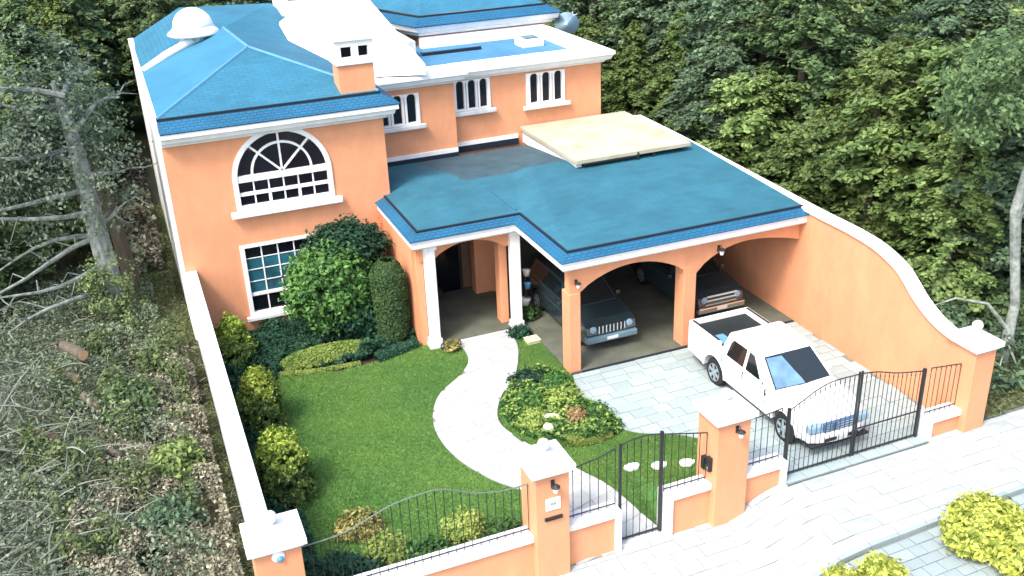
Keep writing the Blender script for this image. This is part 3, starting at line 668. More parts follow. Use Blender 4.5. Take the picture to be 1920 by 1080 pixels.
MB().box(9.7, 16.98, 6.63, 6.72, -.02, .055).build('drain_channel', DARKLINE, house)

# ---------------------------------------------------------------- boundary walls
lw = MB().box(-.30, -.02, .5, 13.59, -.4, 2.36).build('boundary_wall', WHITED)
tag(lw, 'long low white boundary wall between the garden and the cleared woodland', 'wall')
MB().box(-.34, .04, .55, 13.585, 2.36, 2.45).build('coping', WHITE, lw, bevel=.015)
prof_ = [(17.3, 4.0), (13.2, 3.93), (6.6, 3.72), (5.2, 3.70), (4.5, 3.68), (3.63, 3.60), (2.78, 3.36), (2.3, 3.05), (1.98, 2.80), (1.6, 2.58), (1.26, 2.43), (.9, 2.33), (.54, 2.28)]
prof_ = spline(prof_, 4)
rw = MB().plate([[(17.3, -.2), *prof_, (.54, -.2)]], XP, 17.0, 17.28).build('boundary_wall', ORANGE)
tag(rw, 'tall orange boundary wall sweeping down in an S-curve to the front pillar', 'wall')
vs = []; fs = []
for i, (y, z) in enumerate(prof_):
    d = Vector(prof_[min(i+1, len(prof_)-1)])-Vector(prof_[max(i-1, 0)]); d.normalize(); n_ = Vector((-d.y, d.x)); n_ = n_ if n_.y > 0 else -n_
    for xx in (16.93, 17.35):
        vs.append((xx, y, z)); vs.append((xx, y+n_.x*.09, z+n_.y*.09))
for i in range(len(prof_)-1):
    a = i*4; b = a+4
    fs += [(a, b, b+1, a+1), (a+1, b+1, b+3, a+3), (a+3, b+3, b+2, a+2), (a+2, b+2, b, a)]
fs += [(0, 1, 3, 2), tuple(len(vs)-4+k for k in (0, 2, 3, 1))]
MB().add(vs, fs).build('coping', WHITE, rw)

def pillar(x0, x1, y0, y1, zb, zt, label):
    t = empty('gate_pillar', label, 'pillar', ((x0+x1)/2, (y0+y1)/2, zb), 'pillars of the front wall')
    MB().box(x0, x1, y0, y1, zb, zt).build('shaft', ORANGE, t, bevel=.015)
    cx, cy = (x0+x1)/2, (y0+y1)/2; e = .11
    mb = MB(); mb.box(x0-.04, x1+.04, y0-.04, y1+.04, zt, zt+.07); mb.box(x0-e, x1+e, y0-e, y1+e, zt+.07, zt+.20)
    mb.add([(x0-e, y0-e, zt+.20), (x1+e, y0-e, zt+.20), (x1+e, y1+e, zt+.20), (x0-e, y1+e, zt+.20), (cx-.1, cy-.1, zt+.36), (cx+.1, cy-.1, zt+.36), (cx+.1, cy+.1, zt+.36), (cx-.1, cy+.1, zt+.36)],
           [(0, 1, 5, 4), (1, 2, 6, 5), (2, 3, 7, 6), (3, 0, 4, 7), (4, 5, 6, 7)])
    mb.build('cap', WHITE, t)
    MB().lathe([(.07, 0), (.06, .04), (.09, .06)]+[(.13*math.sin(a), .17-.13*math.cos(a)) for a in np.linspace(.5, PI-.05, 8)], (cx, cy, zt+.35), 14).build('finial', WHITE, t, smooth=True)
    return t
pA = pillar(-.42, .47, -.25, .50, -1.2, 2.16, 'orange corner pillar with white cap at the left end of the front wall')
pB = pillar(5.27, 6.04, -.25, .55, -1.2, 2.16, 'orange gate pillar carrying the white plaque and letter slot')
pC = pillar(9.65, 10.50, -.25, .55, -1.0, 2.22, 'orange gate pillar between the pedestrian gate and the driveway gate')
pD = pillar(16.95, 17.60, -.25, .54, -.3, 2.28, 'orange end pillar at the foot of the curved right wall')

def lowwall(x0, x1, zb, label, jamb=None):
    t = MB().box(x0, x1, -.05, .25, zb, .46).build('low_wall', ORANGE); tag(t, label, 'wall', 'low walls under the railings')
    MB().box(x0, x1, -.12, .32, .46, .62).build('coping', WHITE, t, bevel=.015)
    if jamb: MB().box(jamb[0], jamb[1], -.125, .325, zb, .615).build('jamb', WHITE, t, bevel=.01)
    return t
lowwall(.47, 5.27, -1.2, 'longest low orange wall, in front of the large lawn')
lowwall(6.04, 7.22, -1.0, 'short low orange wall on the left of the pedestrian gate', (7.22, 7.36))
lowwall(8.66, 9.65, -1.0, 'short low orange wall on the right of the pedestrian gate', (8.50, 8.66))
lowwall(10.50, 11.56, -1.0, 'short low orange wall on the left of the driveway gate', (11.56, 11.72))
lowwall(16.06, 16.95, -.3, 'short low orange wall between driveway gate and end pillar', (15.90, 16.06))
MB().box(7.37, 8.49, -.02, .22, -.56, -.46).build('threshold', WHITE, bpy.data.objects['low_wall.001'])

def interp(c, x):
    for (a, b), (p, q) in zip(c, c[1:]):
        if a <= x <= p: return b+(q-b)*(x-a)/(p-a)
    return c[0][1] if x < c[0][0] else c[-1][1]
def railing(name, label, cat, curve, z0, sp, y=.1, posts=(), frame=False, group=None, topm=IRON, mid=None, r=.009):
    x0, x1 = curve[0][0], curve[-1][0]; t = empty(name, label, cat, ((x0+x1)/2, y, z0(x0) if callable(z0) else z0), group)
    zf = z0 if callable(z0) else (lambda x: z0)
    cs = spline(curve, 6)
    MB().tube([(x, y, z) for x, z in cs], .015, 6).build('top_rail', topm, t)
    MB().tube([(x0, y, zf(x0)+.07), (x1, y, zf(x1)+.07)], 0.016 if not frame else .026, 6).build('bottom_rail', IRON, t)
    n = max(1, round((x1-x0)/sp)); first = None
    for i in range(n+1):
        x = x0+(x1-x0)*i/n; zt = interp(cs, x)
        # shared unit bar, scaled
        if 'unit_bar' not in bpy.data.meshes:
            MBu = MB().tube([(0, 0, 0), (0, 0, .93), (0, 0, .93), (0, 0, 1)], [1, 1, 1.8, .3], 5); MBu.mesh('unit_bar', IRON)
        o = link('baluster', bpy.data.meshes['unit_bar'], t)
        o.matrix_parent_inverse = Matrix.Translation(-Vector(t.location))
        o.location = (x, y, zf(x)); o.scale = (r, r, zt-zf(x)+.03)
    for px_, w_ in posts:
        MB().box(px_-w_, px_+w_, y-w_, y+w_, zf(px_)-.03, interp(cs, px_)+.06).build('post', IRON, t)
    if mid: MB().tube([(x0, y, mid), (x1, y, mid)], .02, 6).build('middle_rail', IRON, t)
    return t
railing('iron_fence', 'long black iron fence with a humped top in front of the large lawn', 'fence', [(.50, 1.83), (1.32, 1.89), (2.05, 2.14), (2.47, 2.26), (3.31, 2.30), (4.08, 1.98), (4.7, 1.84), (5.24, 1.84)], .62, .185, group='iron railings on the front wall', topm=IRONL)
railing('iron_fence', 'short iron fence rising towards the left post of the pedestrian gate', 'fence', [(6.08, 1.86), (6.56, 1.96), (6.87, 2.0), (7.30, 2.12)], .62, .19, group='iron railings on the front wall')
railing('pedestrian_gate', 'narrow black iron pedestrian gate at the end of the curved path', 'gate', [(7.42, 2.15), (7.68, 2.23), (8.09, 2.24), (8.44, 2.18)], -.42, .17, posts=[(7.42, .026), (8.44, .034)], frame=True)
railing('iron_fence', 'short iron fence between pedestrian gate and the middle pillar', 'fence', [(8.52, 2.15), (9.1, 2.0), (9.6, 1.88)], .62, .19, group='iron railings on the front wall')
railing('iron_fence', 'short iron fence between middle pillar and driveway gate', 'fence', [(10.54, 1.93), (11.1, 1.92), (11.6, 1.98)], .62, .19, group='iron railings on the front wall')
railing('driveway_gate', 'left leaf of the arched black iron driveway gate, before the truck', 'gate', [(11.80, 1.86), (12.20, 2.05), (12.54, 2.22), (13.0, 2.34), (13.74, 2.34)], .03, .135, posts=[(11.80, .035), (13.74, .02)], frame=True, group='driveway gate leaves')
railing('driveway_gate', 'right leaf of the black iron driveway gate, beside the end post', 'gate', [(13.82, 2.34), (14.3, 2.26), (14.9, 2.08), (15.74, 1.93)], .03, .135, posts=[(13.82, .02), (15.74, .036)], frame=True, group='driveway gate leaves', mid=.80)
railing('iron_fence', 'short iron fence between driveway gate and end pillar', 'fence', [(15.95, 1.95), (16.4, 1.90), (16.9, 1.84)], .62, .15, group='iron railings on the front wall')

# wall lamps, plaque, slot, intercom
def wall_lamp(x, y, z, label, s=1.0):
    t = empty('wall_lamp', label, 'lamp', (x, y, z), 'wall lamps')
    MB().box(x-.04*s, x+.04*s, y-.012, y, z-.08*s, z+.10*s).build('back_plate', IRON, t)
    MB().tube([(x, y-.01, z+.06*s), (x, y-.10*s, z+.12*s), (x, y-.16*s, z+.07*s)], .011*s, 6).build('bracket', IRON, t)
    MB().lathe([(.02*s, 0), (.10*s, -.05*s), (.10*s, -.065*s)], (x, y-.16*s, z+.08*s), 8).build('hood', IRON, t)
    MB().lathe([(.07*s, 0), (.05*s, -.12*s), (.02*s, -.14*s)], (x, y-.16*s, z+.012*s), 8).build('lamp_glass', LAMPGL, t)
    return t
wall_lamp(5.66, -.25, 1.95, 'small black lantern above the plaque on a gate pillar')
wall_lamp(10.14, -.25, 2.02, 'small black lantern on the pillar between the two gates')
wall_lamp(14.15, 6.78, 2.98, 'black lantern over the right arch of the carport', 1.1)
wall_lamp(9.55, 6.75, 2.86, 'lantern at the left end of the carport arch', .9)
t = MB().box(5.49, 5.83, -.275, -.251, 1.30, 1.60).build('house_plaque', WHITE, bevel=.008); tag(t, 'square white plaque below the lantern on the gate pillar', 'plaque')
mb = MB()
for cx_ in (5.625, 5.695): mb.lathe([(.034, -.004), (.034, 0)], (cx_, -.276, 1.46), 12, 'y')
mb.build('emblem', mat('plaque_grey', (.25, .3, .35), .6), t)
t = MB().box(5.46, 5.86, -.30, -.251, 1.06, 1.13).build('letter_slot', IRON); tag(t, 'dark horizontal letter slot under the white plaque', 'letterbox')
MB().box(5.50, 5.82, -.306, -.302, 1.085, 1.10).build('flap', PLASTIC, t)
t = empty('intercom', 'small black intercom and latch on the inner side of the middle pillar', 'intercom', (9.6, .1, 1.0))
MB().box(9.56, 9.648, -.1, .04, .95, 1.30).build('case', IRON, t); MB().box(9.52, 9.559, -.07, .01, 1.02, 1.1).build('button_panel', CHROME, t); MB().box(9.545, 9.649, .10, .22, .9, 1.22).build('latch_box', IRON, t)
t = MB().lathe([(.0, -.05), (.09, -.035), (.13, -.01), (.13, 0)], (.03, -.251, 2.03), 18, 'y').build('wall_light', CERAMIC, smooth=True); tag(t, 'round pale wall light with blue centre on the corner pillar', 'lamp')
MB().lathe([(.0, -.075), (.05, -.062), (.07, -.045)], (.05, -.251, 2.0), 14, 'y').build('glass', BLUECER, t, smooth=True)

# satellite dish
t = empty('satellite_dish', 'pale blue satellite dish on the rear right corner of the roof', 'satellite dish', (16.6, 22.6, 6.4))
sdish = []
for i in range(5):
    r = .52*i/4; sdish.append((max(r, .002), 1.0*.16*r*r))
mbd = MB().lathe(sdish, (0, 0, 0), 20)
R_ = Matrix.Rotation(math.radians(50), 4, 'X') @ Matrix.Rotation(math.radians(-20), 4, 'Y')
mbd.v = [tuple((R_ @ Vector(v))+Vector((16.65, 22.4, 6.85))) for v in mbd.v]
mbd.build('dish', mat('dish_blue', (.42, .62, .70), .4), t, smooth=True)
MB().tube([(16.4, 22.7, 6.2), (16.65, 22.45, 6.85)], .03, 6).build('mast', WHITED, t)
MB().tube([(16.65, 22.4, 6.85), (16.75, 22.0, 7.25), (16.9, 21.9, 7.3)], .015, 5).build('feed_arm', WHITED, t)
MB().tube([(16.95, 22.6, 6.6), (17.0, 22.55, 7.3)], .03, 6).build('pole', WHITED, t)

# ---------------------------------------------------------------- vehicles
def wheel(t, x, y, r, side, w=.22):
    wh = MB().lathe([(r*.62, -w/2), (r*.93, -w/2), (r, -w/2+.03), (r, w/2-.03), (r*.93, w/2), (r*.62, w/2)], (x, y, r), 28, 'x').build('wheel', RUBBER, t, smooth=False)
    xo = x+side*(w/2-.03)
    MB().lathe([(r*.64, 0), (r*.64, .02*side), (r*.58, .0), (.05, .005*side)], (xo, y, r), 24, 'x').build('rim', mat('rim_dark', (.10, .12, .13), .4, metal=.5), wh)
    mb = MB()
    for k in range(6):
        a = 2*PI*k/6+.3; d = Vector((0, math.cos(a), math.sin(a))); n_ = Vector((0, -math.sin(a), math.cos(a)))*.035; c = Vector((xo+side*.02, y, r))
        p = [c+d*.03-n_*1.1, c+d*.03+n_*1.1, c+d*r*.62+n_*1.5, c+d*r*.62-n_*1.5]
        mb.add([q for q in p]+[q+Vector((side*.02, 0, 0)) for q in p], [(0, 1, 2, 3), (4, 5, 6, 7), (0, 1, 5, 4), (1, 2, 6, 5), (2, 3, 7, 6), (3, 0, 4, 7)])
    mb.lathe([(.065, .015*side), (.065, .05*side)], (xo, y, r), 12, 'x'); mb.lathe([(r*.64, .0), (r*.64, .045*side), (r*.60, .045*side), (r*.60, 0)], (xo, y, r), 24, 'x')
    mb.build('spokes', ALLOY, wh)
def halfarc(cy, cz, r, n=10): return [(cy+r*math.cos(a), cz+r*math.sin(a)) for a in np.linspace(PI, 0, n)]
def quadplate(p, d, name, m, parent, bevel=0):
    """thin slab on four 3-D points, thickness vector d"""
    p = [Vector(q) for q in p]; d = Vector(d); n = len(p)
    return MB().add([tuple(q+d*.4) for q in p]+[tuple(q-d) for q in p], [tuple(range(n)), tuple(range(2*n-1, n-1, -1))]+[(i, i+n, (i+1) % n+n, (i+1) % n) for i in range(n)]).build(name, m, parent, bevel=bevel)
TX = 13.66     # truck centre line; nose towards -y
def bow(o, cx, k, kz=0.0, yl=1.6, n=7):
    bm = bmesh.new(); bm.from_mesh(o.data); hw = max(abs(v.co.x-cx) for v in bm.verts)
    for i in range(1, n):
        bmesh.ops.bisect_plane(bm, geom=bm.verts[:]+bm.edges[:]+bm.faces[:], plane_co=(cx-hw+2*hw*i/n, 0, 0), plane_no=(1, 0, 0))
    for v in bm.verts:
        d = abs(v.co.x-cx)/hw; v.co.y += k*d**2.4*sm((yl-v.co.y)/1.0)
        if v.co.z > .7: v.co.z -= kz*d**3*sm((2.6-v.co.y)/1.0)
    bm.to_mesh(o.data); bm.free()
truck = empty('pickup_truck', 'white double-cab pickup truck parked behind the driveway gate', 'truck', (TX, 3.2, 0))
HW = 1.0
# lower body profile (y,z), with wheel arches
WF, WR, RW = 1.36, 4.50, .40
pf = [(.52, .42)]+[(WF-.50, .42)]+halfarc(WF, .42, .50)[1:-1]+[(WF+.50, .42)]+[(WR-.50, .42)]+halfarc(WR, .42, .50)[1:-1]+[(WR+.50, .42), (5.86, .50), (5.88, 1.22)]
pf_bed = [(4.33, 1.22), (4.32, 1.12), (2.18, 1.10), (2.0, 1.12), (1.2, 1.06), (.72, .98), (.55, .86), (.50, .62)]
body = MB().plate([pf+pf_bed], XP, TX-HW, TX+HW)
# taper nose in plan and tuck the upper edge
nv = []
for x, y, z in body.v:
    s = 1-.10*sm((1.3-y)/.9)-(.045*sm((z-.85)/.3) if y < 4.3 else .02*sm((z-.85)/.3)); nv.append((TX+(x-TX)*s, y-(.0 if y > .9 else .0), z))
body.v = nv
bo = body.build('body', TRUCKW, truck, bevel=.05, seg=3)
bow(bo, TX, .22, .07)
for p in bo.data.polygons: p.use_smooth = True
# bed - liner box sunk: build as dark recess with raised walls
bed = MB().box(TX-.86, TX+.86, 4.42, 5.80, 1.215, 1.235).build('bed_liner', BEDLINER, truck)
for x0, x1, y0, y1 in ((TX-.985, TX-.86, 4.36, 5.88), (TX+.86, TX+.985, 4.36, 5.88), (TX-.86, TX+.86, 5.80, 5.88)):
    MB().box(x0, x1, y0, y1, 1.20, 1.40).build('bed_wall' if x1-x0 < .5 else 'tailgate', TRUCKW, truck, bevel=.03)
for x0, x1 in ((TX-.93, TX-.865), (TX+.865, TX+.93)): MB().box(x0, x1, 4.45, 5.79, 1.40, 1.415).build('bed_rail', PLASTIC, truck)
MB().box(TX-.82, TX-.45, 4.45, 4.95, 1.236, 1.29).build('folded_cloth', BLUETARP, truck, bevel=.03)
# cabin
cb = {'bl': (TX-.95, 1.92, 1.10), 'br': (TX+.95, 1.92, 1.10), 'bbr': (TX+.96, 4.34, 1.10), 'bbl': (TX-.96, 4.34, 1.10),
      'tl': (TX-.79, 2.78, 1.76), 'tr': (TX+.79, 2.78, 1.76), 'tbr': (TX+.81, 4.12, 1.78), 'tbl': (TX-.81, 4.12, 1.78)}
ks = list(cb); cv = [cb[k] for k in ks]+[(TX-.70, 3.0, 1.83), (TX+.70, 3.0, 1.83), (TX+.72, 3.95, 1.84), (TX-.72, 3.95, 1.84)]
cabin = MB().add(cv, [(0, 1, 5, 4), (1, 2, 6, 5), (2, 3, 7, 6), (3, 0, 4, 7), (4, 5, 9, 8), (5, 6, 10, 9), (6, 7, 11, 10), (7, 4, 8, 11), (8, 9, 10, 11)]).build('cab', TRUCKW, truck, bevel=.045, seg=3)
def lerp(a, b, t): return tuple(a[i]+(b[i]-a[i])*t for i in range(3))
def facepoint(A, B, C, D, u, v): return lerp(lerp(A, B, u), lerp(D, C, u), v)
A, B, C_, D = cb['bl'], cb['br'], cb['tr'], cb['tl']
quadplate([facepoint(A, B, C_, D, u, v) for u, v in ((.05, .06), (.5, .03), (.95, .06), (.94, .9), (.06, .9))], (0, -.014, .014), 'windscreen', WSCREEN, truck)
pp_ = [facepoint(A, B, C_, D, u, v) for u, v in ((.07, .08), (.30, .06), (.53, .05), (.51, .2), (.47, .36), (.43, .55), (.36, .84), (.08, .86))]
MB().add([(x, y-.020, z+.016) for x, y, z in pp_]+[(x, y-.008, z+.006) for x, y, z in pp_], [tuple(range(8)), tuple(range(15, 7, -1))]+[(i, i+8, (i+1) % 8+8, (i+1) % 8) for i in range(8)]).build('windscreen_reflection', mat('pale_blue_reflection', (.13, .24, .36), .35, .3, 2), truck)  # pale blue plate: windscreen reflection put into colour and shape
for sx in (-1, 1):
    f = lambda y, z: (TX+sx*(.955+(.80-.955)*((z-1.10)/.67)), y, z)
    dn = (sx*.014, 0, .004)
    quadplate([f(2.48, 1.17), f(3.14, 1.17), f(3.14, 1.66), f(2.93, 1.64)], dn, 'side_window', CARGLASS, truck)
    quadplate([f(3.26, 1.17), f(4.02, 1.17), f(3.92, 1.66), f(3.26, 1.67)], dn, 'side_window', CARGLASS, truck)
    # doors seams and handles
    for yy in (2.2, 3.20, 4.15): MB().box(TX+sx*.97-.035, TX+sx*.97+.035, yy-.006, yy+.006, .5, 1.08).build('door_seam', PLASTIC, truck)
    for yy in (3.0, 3.95): MB().box(TX+sx*1.0-.015, TX+sx*1.0+.015, yy-.09, yy+.09, .93, .97).build('door_handle', TRUCKW, truck)
    mir = MB().box(TX+sx*1.10-.09, TX+sx*1.10+.09, 2.30, 2.42, 1.10, 1.28).build('mirror', TRUCKW, truck, bevel=.03)
    MB().tube([(TX+sx*.86, 2.38, 1.12), (TX+sx*.96, 2.38, 1.16)], .025, 6).build('mirror_arm', PLASTIC, mir)
    for yy in (WF, WR):
        wheel(truck, TX+sx*.87, yy, RW, sx)
        MB().plate([[(yy+.53*math.cos(a), .42+.53*math.sin(a)) for a in np.linspace(PI, 0, 14)]+[(yy+.49*math.cos(a), .42+.49*math.sin(a)) for a in np.linspace(0, PI, 14)]], XP, TX+sx*(1.0 if yy > 2 else .955)-.02, TX+sx*(1.0 if yy > 2 else .955)+.022).build('wheel_arch', TRUCKW, truck)
    MB().box(TX+sx*.68-.20, TX+sx*.68+.20, .475, .66, .68, .86).build('headlight', mat('headlight_glass', (.25, .38, .50), .12, spec=.8), truck, bevel=.03)
    MB().box(TX+sx*.86-.05, TX+sx*.86+.05, 5.86, 5.9, .8, 1.15).build('tail_light', mat('red_lamp', (.4, .02, .02), .3), truck)
quadplate([(TX-.78, 4.36, 1.20), (TX+.78, 4.36, 1.20), (TX+.62, 4.17, 1.68), (TX-.62, 4.17, 1.68)], (0, .014, .006), 'rear_window', CARGLASS, truck)
MB().box(TX-.80, TX+.80, .9, 5.6, .30, .50).build('chassis', PLASTIC, truck)
MB().box(TX-.47, TX+.47, .455, .56, .64, .88).build('grille', mat('grille_blue_grey', (.10, .20, .34), .3, metal=.5), truck, bevel=.02)
for zz in (.70, .77, .84): MB().box(TX-.41, TX+.41, .44, .458, zz-.012, zz+.012).build('grille_bar', CHROME, truck)
bp_ = MB().box(TX-.86, TX+.86, .36, .60, .36, .62).build('front_bumper', TRUCKW, truck, bevel=.06, seg=3)
bow(bp_, TX, .20)
MB().box(TX-.50, TX+.50, .352, .37, .44, .53).build('bumper_vent', PLASTIC, truck)
MB().box(TX-.86, TX+.86, .40, .58, .30, .358).build('bumper_lip', PLASTIC, truck)
MB().box(TX-.16, TX+.16, .340, .351, .43, .54).build('number_plate', REDP, truck)
MB().box(TX-.84, TX+.84, 5.88, 5.98, .50, .66).build('rear_bumper', CHROME, truck, bevel=.02)
for sx in (-1, 1):
    MB().tube([(TX+sx*.3, 1.98, 1.135), (TX+sx*.05, 1.92, 1.15)], .012, 5).build('wiper', PLASTIC, truck)
    MB().tube([(TX+sx*.45, .75, 1.0), (TX+sx*.52, 1.9, 1.125)], .008, 4).build('bonnet_crease', WHITED, truck)

def suv(cx, y0, label, bars, tiny):
    t = empty('parked_car', label, 'car', (cx, y0+2.2, .06), 'cars parked in the carport'); H = .06
    wf, wr = y0+.85, y0+3.5
    pf = [(y0+.08, .30), (wf-.42, .30)]+halfarc(wf, .32, .42)[1:-1]+[(wf+.42, .30), (wr-.42, .30)]+halfarc(wr, .32, .42)[1:-1]+[(wr+.42, .30), (y0+4.35, .38), (y0+4.4, 1.0), (y0+1.3, 1.02), (y0+.35, .95), (y0+.06, .82), (y0, .6)]
    b = MB().plate([pf], XP, cx-.90, cx+.90); b.v = [(cx+(x-cx)*(1-.10*sm((y0+.9-y)/.8)), y, z+H) for x, y, z in b.v]
    b.build('body', DARKP, t, bevel=.06, seg=3)
    cv = [(cx-.84, y0+1.15, 1.0), (cx+.84, y0+1.15, 1.0), (cx+.86, y0+4.35, 1.0), (cx-.86, y0+4.35, 1.0), (cx-.66, y0+1.9, 1.58), (cx+.66, y0+1.9, 1.58), (cx+.68, y0+4.1, 1.60), (cx-.68, y0+4.1, 1.60)]
    cv = [(x, y, z+H) for x, y, z in cv]
    MB().add(cv, [(0, 1, 5, 4), (1, 2, 6, 5), (2, 3, 7, 6), (3, 0, 4, 7), (4, 5, 6, 7)]).build('cab', DARKP, t, bevel=.05, seg=3)
    quadplate([facepoint(cv[0], cv[1], cv[5], cv[4], u, v) for u, v in ((.05, .06), (.95, .06), (.94, .9), (.06, .9))], (0, -.012, .012), 'windscreen', CARGLASS, t)
    for sx in (-1, 1):
        quadplate([(cx+sx*.83, y0+1.75, 1.10+H), (cx+sx*.84, y0+3.9, 1.10+H), (cx+sx*.70, y0+3.8, 1.5+H), (cx+sx*.70, y0+2.05, 1.5+H)], (sx*.03, 0, .01), 'side_window', CARGLASS, t)
        for yy in (wf, wr): 
            wheel(t, cx+sx*.78, yy, .36, sx)
        MB().lathe([(.11, -.03), (.10, -.06), (.03, -.07)], (cx+sx*.60, y0+.06, .76+H), 14, 'y').build('headlight', mat('headlight_glass', (.25, .38, .50)), t)
        MB().box(cx+sx*.98-.08, cx+sx*.98+.08, y0+1.45, y0+1.55, 1.0+H, 1.14+H).build('mirror', DARKP, t, bevel=.02)
    if bars == 'v':
        MB().box(cx-.44, cx+.44, y0-.005, y0+.05, .62+H, .86+H).build('grille', PLASTIC, t)
        for k in range(8):
            xx = cx-.42+k*.12; MB().box(xx-.018, xx+.018, y0-.03, y0-.006, .62+H, .86+H).build('grille_bar', CHROME, t)
    else:
        for zz in (.60, .74, .88): MB().box(cx-.55, cx+.55, y0-.03, y0+.06, zz-.028+H, zz+.028+H).build('grille_bar', CHROME, t)
    MB().box(cx-.84, cx+.84, y0-.08, y0+.12, .34+H, .54+H).build('front_bumper', tiny, t, bevel=.04)
    MB().box(cx-.18, cx+.18, y0-.09, y0-.081, .40+H, .50+H).build('number_plate', REDP, t)
    return t
suv(11.05, 7.5, 'dark car with an upright chrome slatted grille under the left carport arch', 'v', mat('bumper_blue_grey', (.12, .20, .24), .3, coat=.5))
suv(15.0, 7.75, 'dark car with white horizontal trim under the right carport arch', 'h', CHROME)

# plant stand behind right porch column
t = empty('plant_stand', 'dark stand of white pots with trailing plants behind the right porch column', 'plant stand', (9.62, 10.6, .06))
MB().tube([(9.62, 10.6, .06), (9.62, 10.6, 1.75)], .03, 6).build('pole', IRON, t)
for k, (dx, zz, r) in enumerate(((0, 1.55, .13), (.03, 1.1, .12), (-.06, .55, .17))):
    MB().lathe([(r*.6, 0), (r, .2), (r*1.05, .22)], (9.62+dx, 10.52, zz), 14).build('pot', CERAMIC if k != 1 else BLUECER, t, smooth=True)
P_, N_ = ellipsoid_clumps((9.65, 10.5, .25), (.28, .28, .25), 30, 10, .06); leafobj('leaves', P_, N_, .08, LFB, t)
o = bpy.data.objects['leaves']; o.matrix_parent_inverse = Matrix.Translation(-Vector(t.location))
# low things at the porch
t = MB().box(6.45, 7.6, 13.0, 13.3, .10, .42).build('bench', DOORW, bevel=.02); tag(t, 'low dark bench against the porch back wall', 'bench')
MB().box(6.5, 7.55, 12.97, 13.33, .42, .46).build('seat', DOORW, t)
for x in (6.56, 6.98):
    t = empty('boot_scraper', 'black curled iron pot holder at the left porch column, %s one' % ('left' if x < 6.8 else 'right'), 'pot holder', (x, 9.78, 0), 'iron pot holders')
    MB().tube([(x+.11*math.cos(a), 9.78, .13+.11*math.sin(a)) for a in np.linspace(-.6, PI+.6, 10)], .025, 6).build('hoop', IRON, t)
    MB().lathe([(.05, 0), (.10, .02), (.06, .10)], (x, 9.78, 0), 10).build('foot', IRON, t)

# ---------------------------------------------------------------- plants
def plant(name, label, cat, c, r, nclump, per, csize, lsize, m, group=None, trunk=None, z0=0, **k):
    t = empty(name, label, cat, (c[0], c[1], z0), group)
    P_, N_ = ellipsoid_clumps((0, 0, c[2]-z0), r, nclump, per, csize, **k)
    leafobj('crown', P_, N_, lsize, m, t)
    P2, N2 = ellipsoid_clumps((0, 0, c[2]-z0), [q*.7 for q in r], nclump//3, per, csize*1.4); leafobj('inner_foliage', P2, N2, lsize*1.3, m, t)
    tr = trunk or .05
    mb = MB().tube([(0, 0, -.05), (.03, .02, (c[2]-z0)*.5), (0, 0, c[2]-z0)], [tr, tr*.8, tr*.5], 7)
    for a in (0.4, 2.3, 4.2): mb.tube([(0, 0, (c[2]-z0)*.4), (math.cos(a)*r[0]*.5, math.sin(a)*r[1]*.5, (c[2]-z0)+r[2]*.3)], [tr*.5, tr*.2], 5)
    link('trunk', mb.mesh('trunk', BARKD), t); return t
plant('garden_tree', 'rounded leafy tree covering the right of the lower tower window', 'tree', (3.75, 12.1, 1.75), (1.35, 1.0, 1.35), 330, 26, .14, .085, LFB, trunk=.09, lo=-.75)
plant('garden_tree', 'darker blue-green tree leaning on the tower behind the rounded one', 'tree', (4.55, 12.75, 2.55), (1.15, .75, .95), 260, 26, .14, .085, LFBD, trunk=.08, lo=-.8)
plant('garden_tree', 'dark lower growth under the rounded tree by the tower', 'shrub', (4.6, 11.9, .75), (.9, .7, .7), 150, 24, .13, .085, LFBD, trunk=.05, lo=-.8)
# columnar clipped cypress
t = empty('topiary_column', 'clipped columnar cypress standing against the side of the porch', 'tree', (5.32, 11.0, 0))
n = 15000; a = RNG.uniform(0, 2*PI, n); h = RNG.uniform(0.05, 2.75, n); rr = .52*np.minimum(1, np.sqrt(np.maximum(0, (2.85-h)/.5)))*np.minimum(1, (h+.7)/1.1)*(1+.06*np.sin(a*3+h*2))
rr = rr*RNG.uniform(.86, 1.03, n); P_ = np.stack([rr*np.cos(a), rr*np.sin(a), h], 1); N_ = np.stack([np.cos(a), np.sin(a), .4+a*0], 1)
leafobj('crown', P_, N_, .05, leafmat('cypress_leaves', (.035, .085, .025), (.12, .19, .05), .5, 1.2), t, jit=.5)
link('trunk', MB().tube([(0, 0, -.05), (0, 0, 2.2)], [.07, .03], 7).mesh('trunk', BARKD), t)
# golden bushes along the wall
for (x, y, hh, r, lab) in ((.62, 11.6, 1.55, .50, 'golden bush at the tower foot, farthest of three along the left wall'), (.80, 7.9, 1.65, .52, 'golden cone-shaped bush midway along the left wall'), (.80, 4.55, 1.75, .62, 'golden cone-shaped bush nearest the corner pillar')):
    t = empty('golden_bush', lab, 'bush', (x, y, 0), 'golden bushes along the white wall')
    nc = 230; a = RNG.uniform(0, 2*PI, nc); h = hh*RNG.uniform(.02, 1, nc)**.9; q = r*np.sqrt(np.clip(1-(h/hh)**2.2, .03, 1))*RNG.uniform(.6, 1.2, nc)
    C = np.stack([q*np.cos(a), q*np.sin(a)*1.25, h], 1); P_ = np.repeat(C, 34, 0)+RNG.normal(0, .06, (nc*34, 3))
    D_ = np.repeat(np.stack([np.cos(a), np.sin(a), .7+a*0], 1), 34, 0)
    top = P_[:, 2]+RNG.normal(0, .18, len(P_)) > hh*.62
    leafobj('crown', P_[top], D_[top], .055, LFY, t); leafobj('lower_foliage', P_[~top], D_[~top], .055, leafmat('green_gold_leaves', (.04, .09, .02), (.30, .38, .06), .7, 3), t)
    link('trunk', MB().tube([(0, 0, -.05), (0, 0, hh*.7)], [.06, .02], 7).mesh('trunk', BARKD), t)
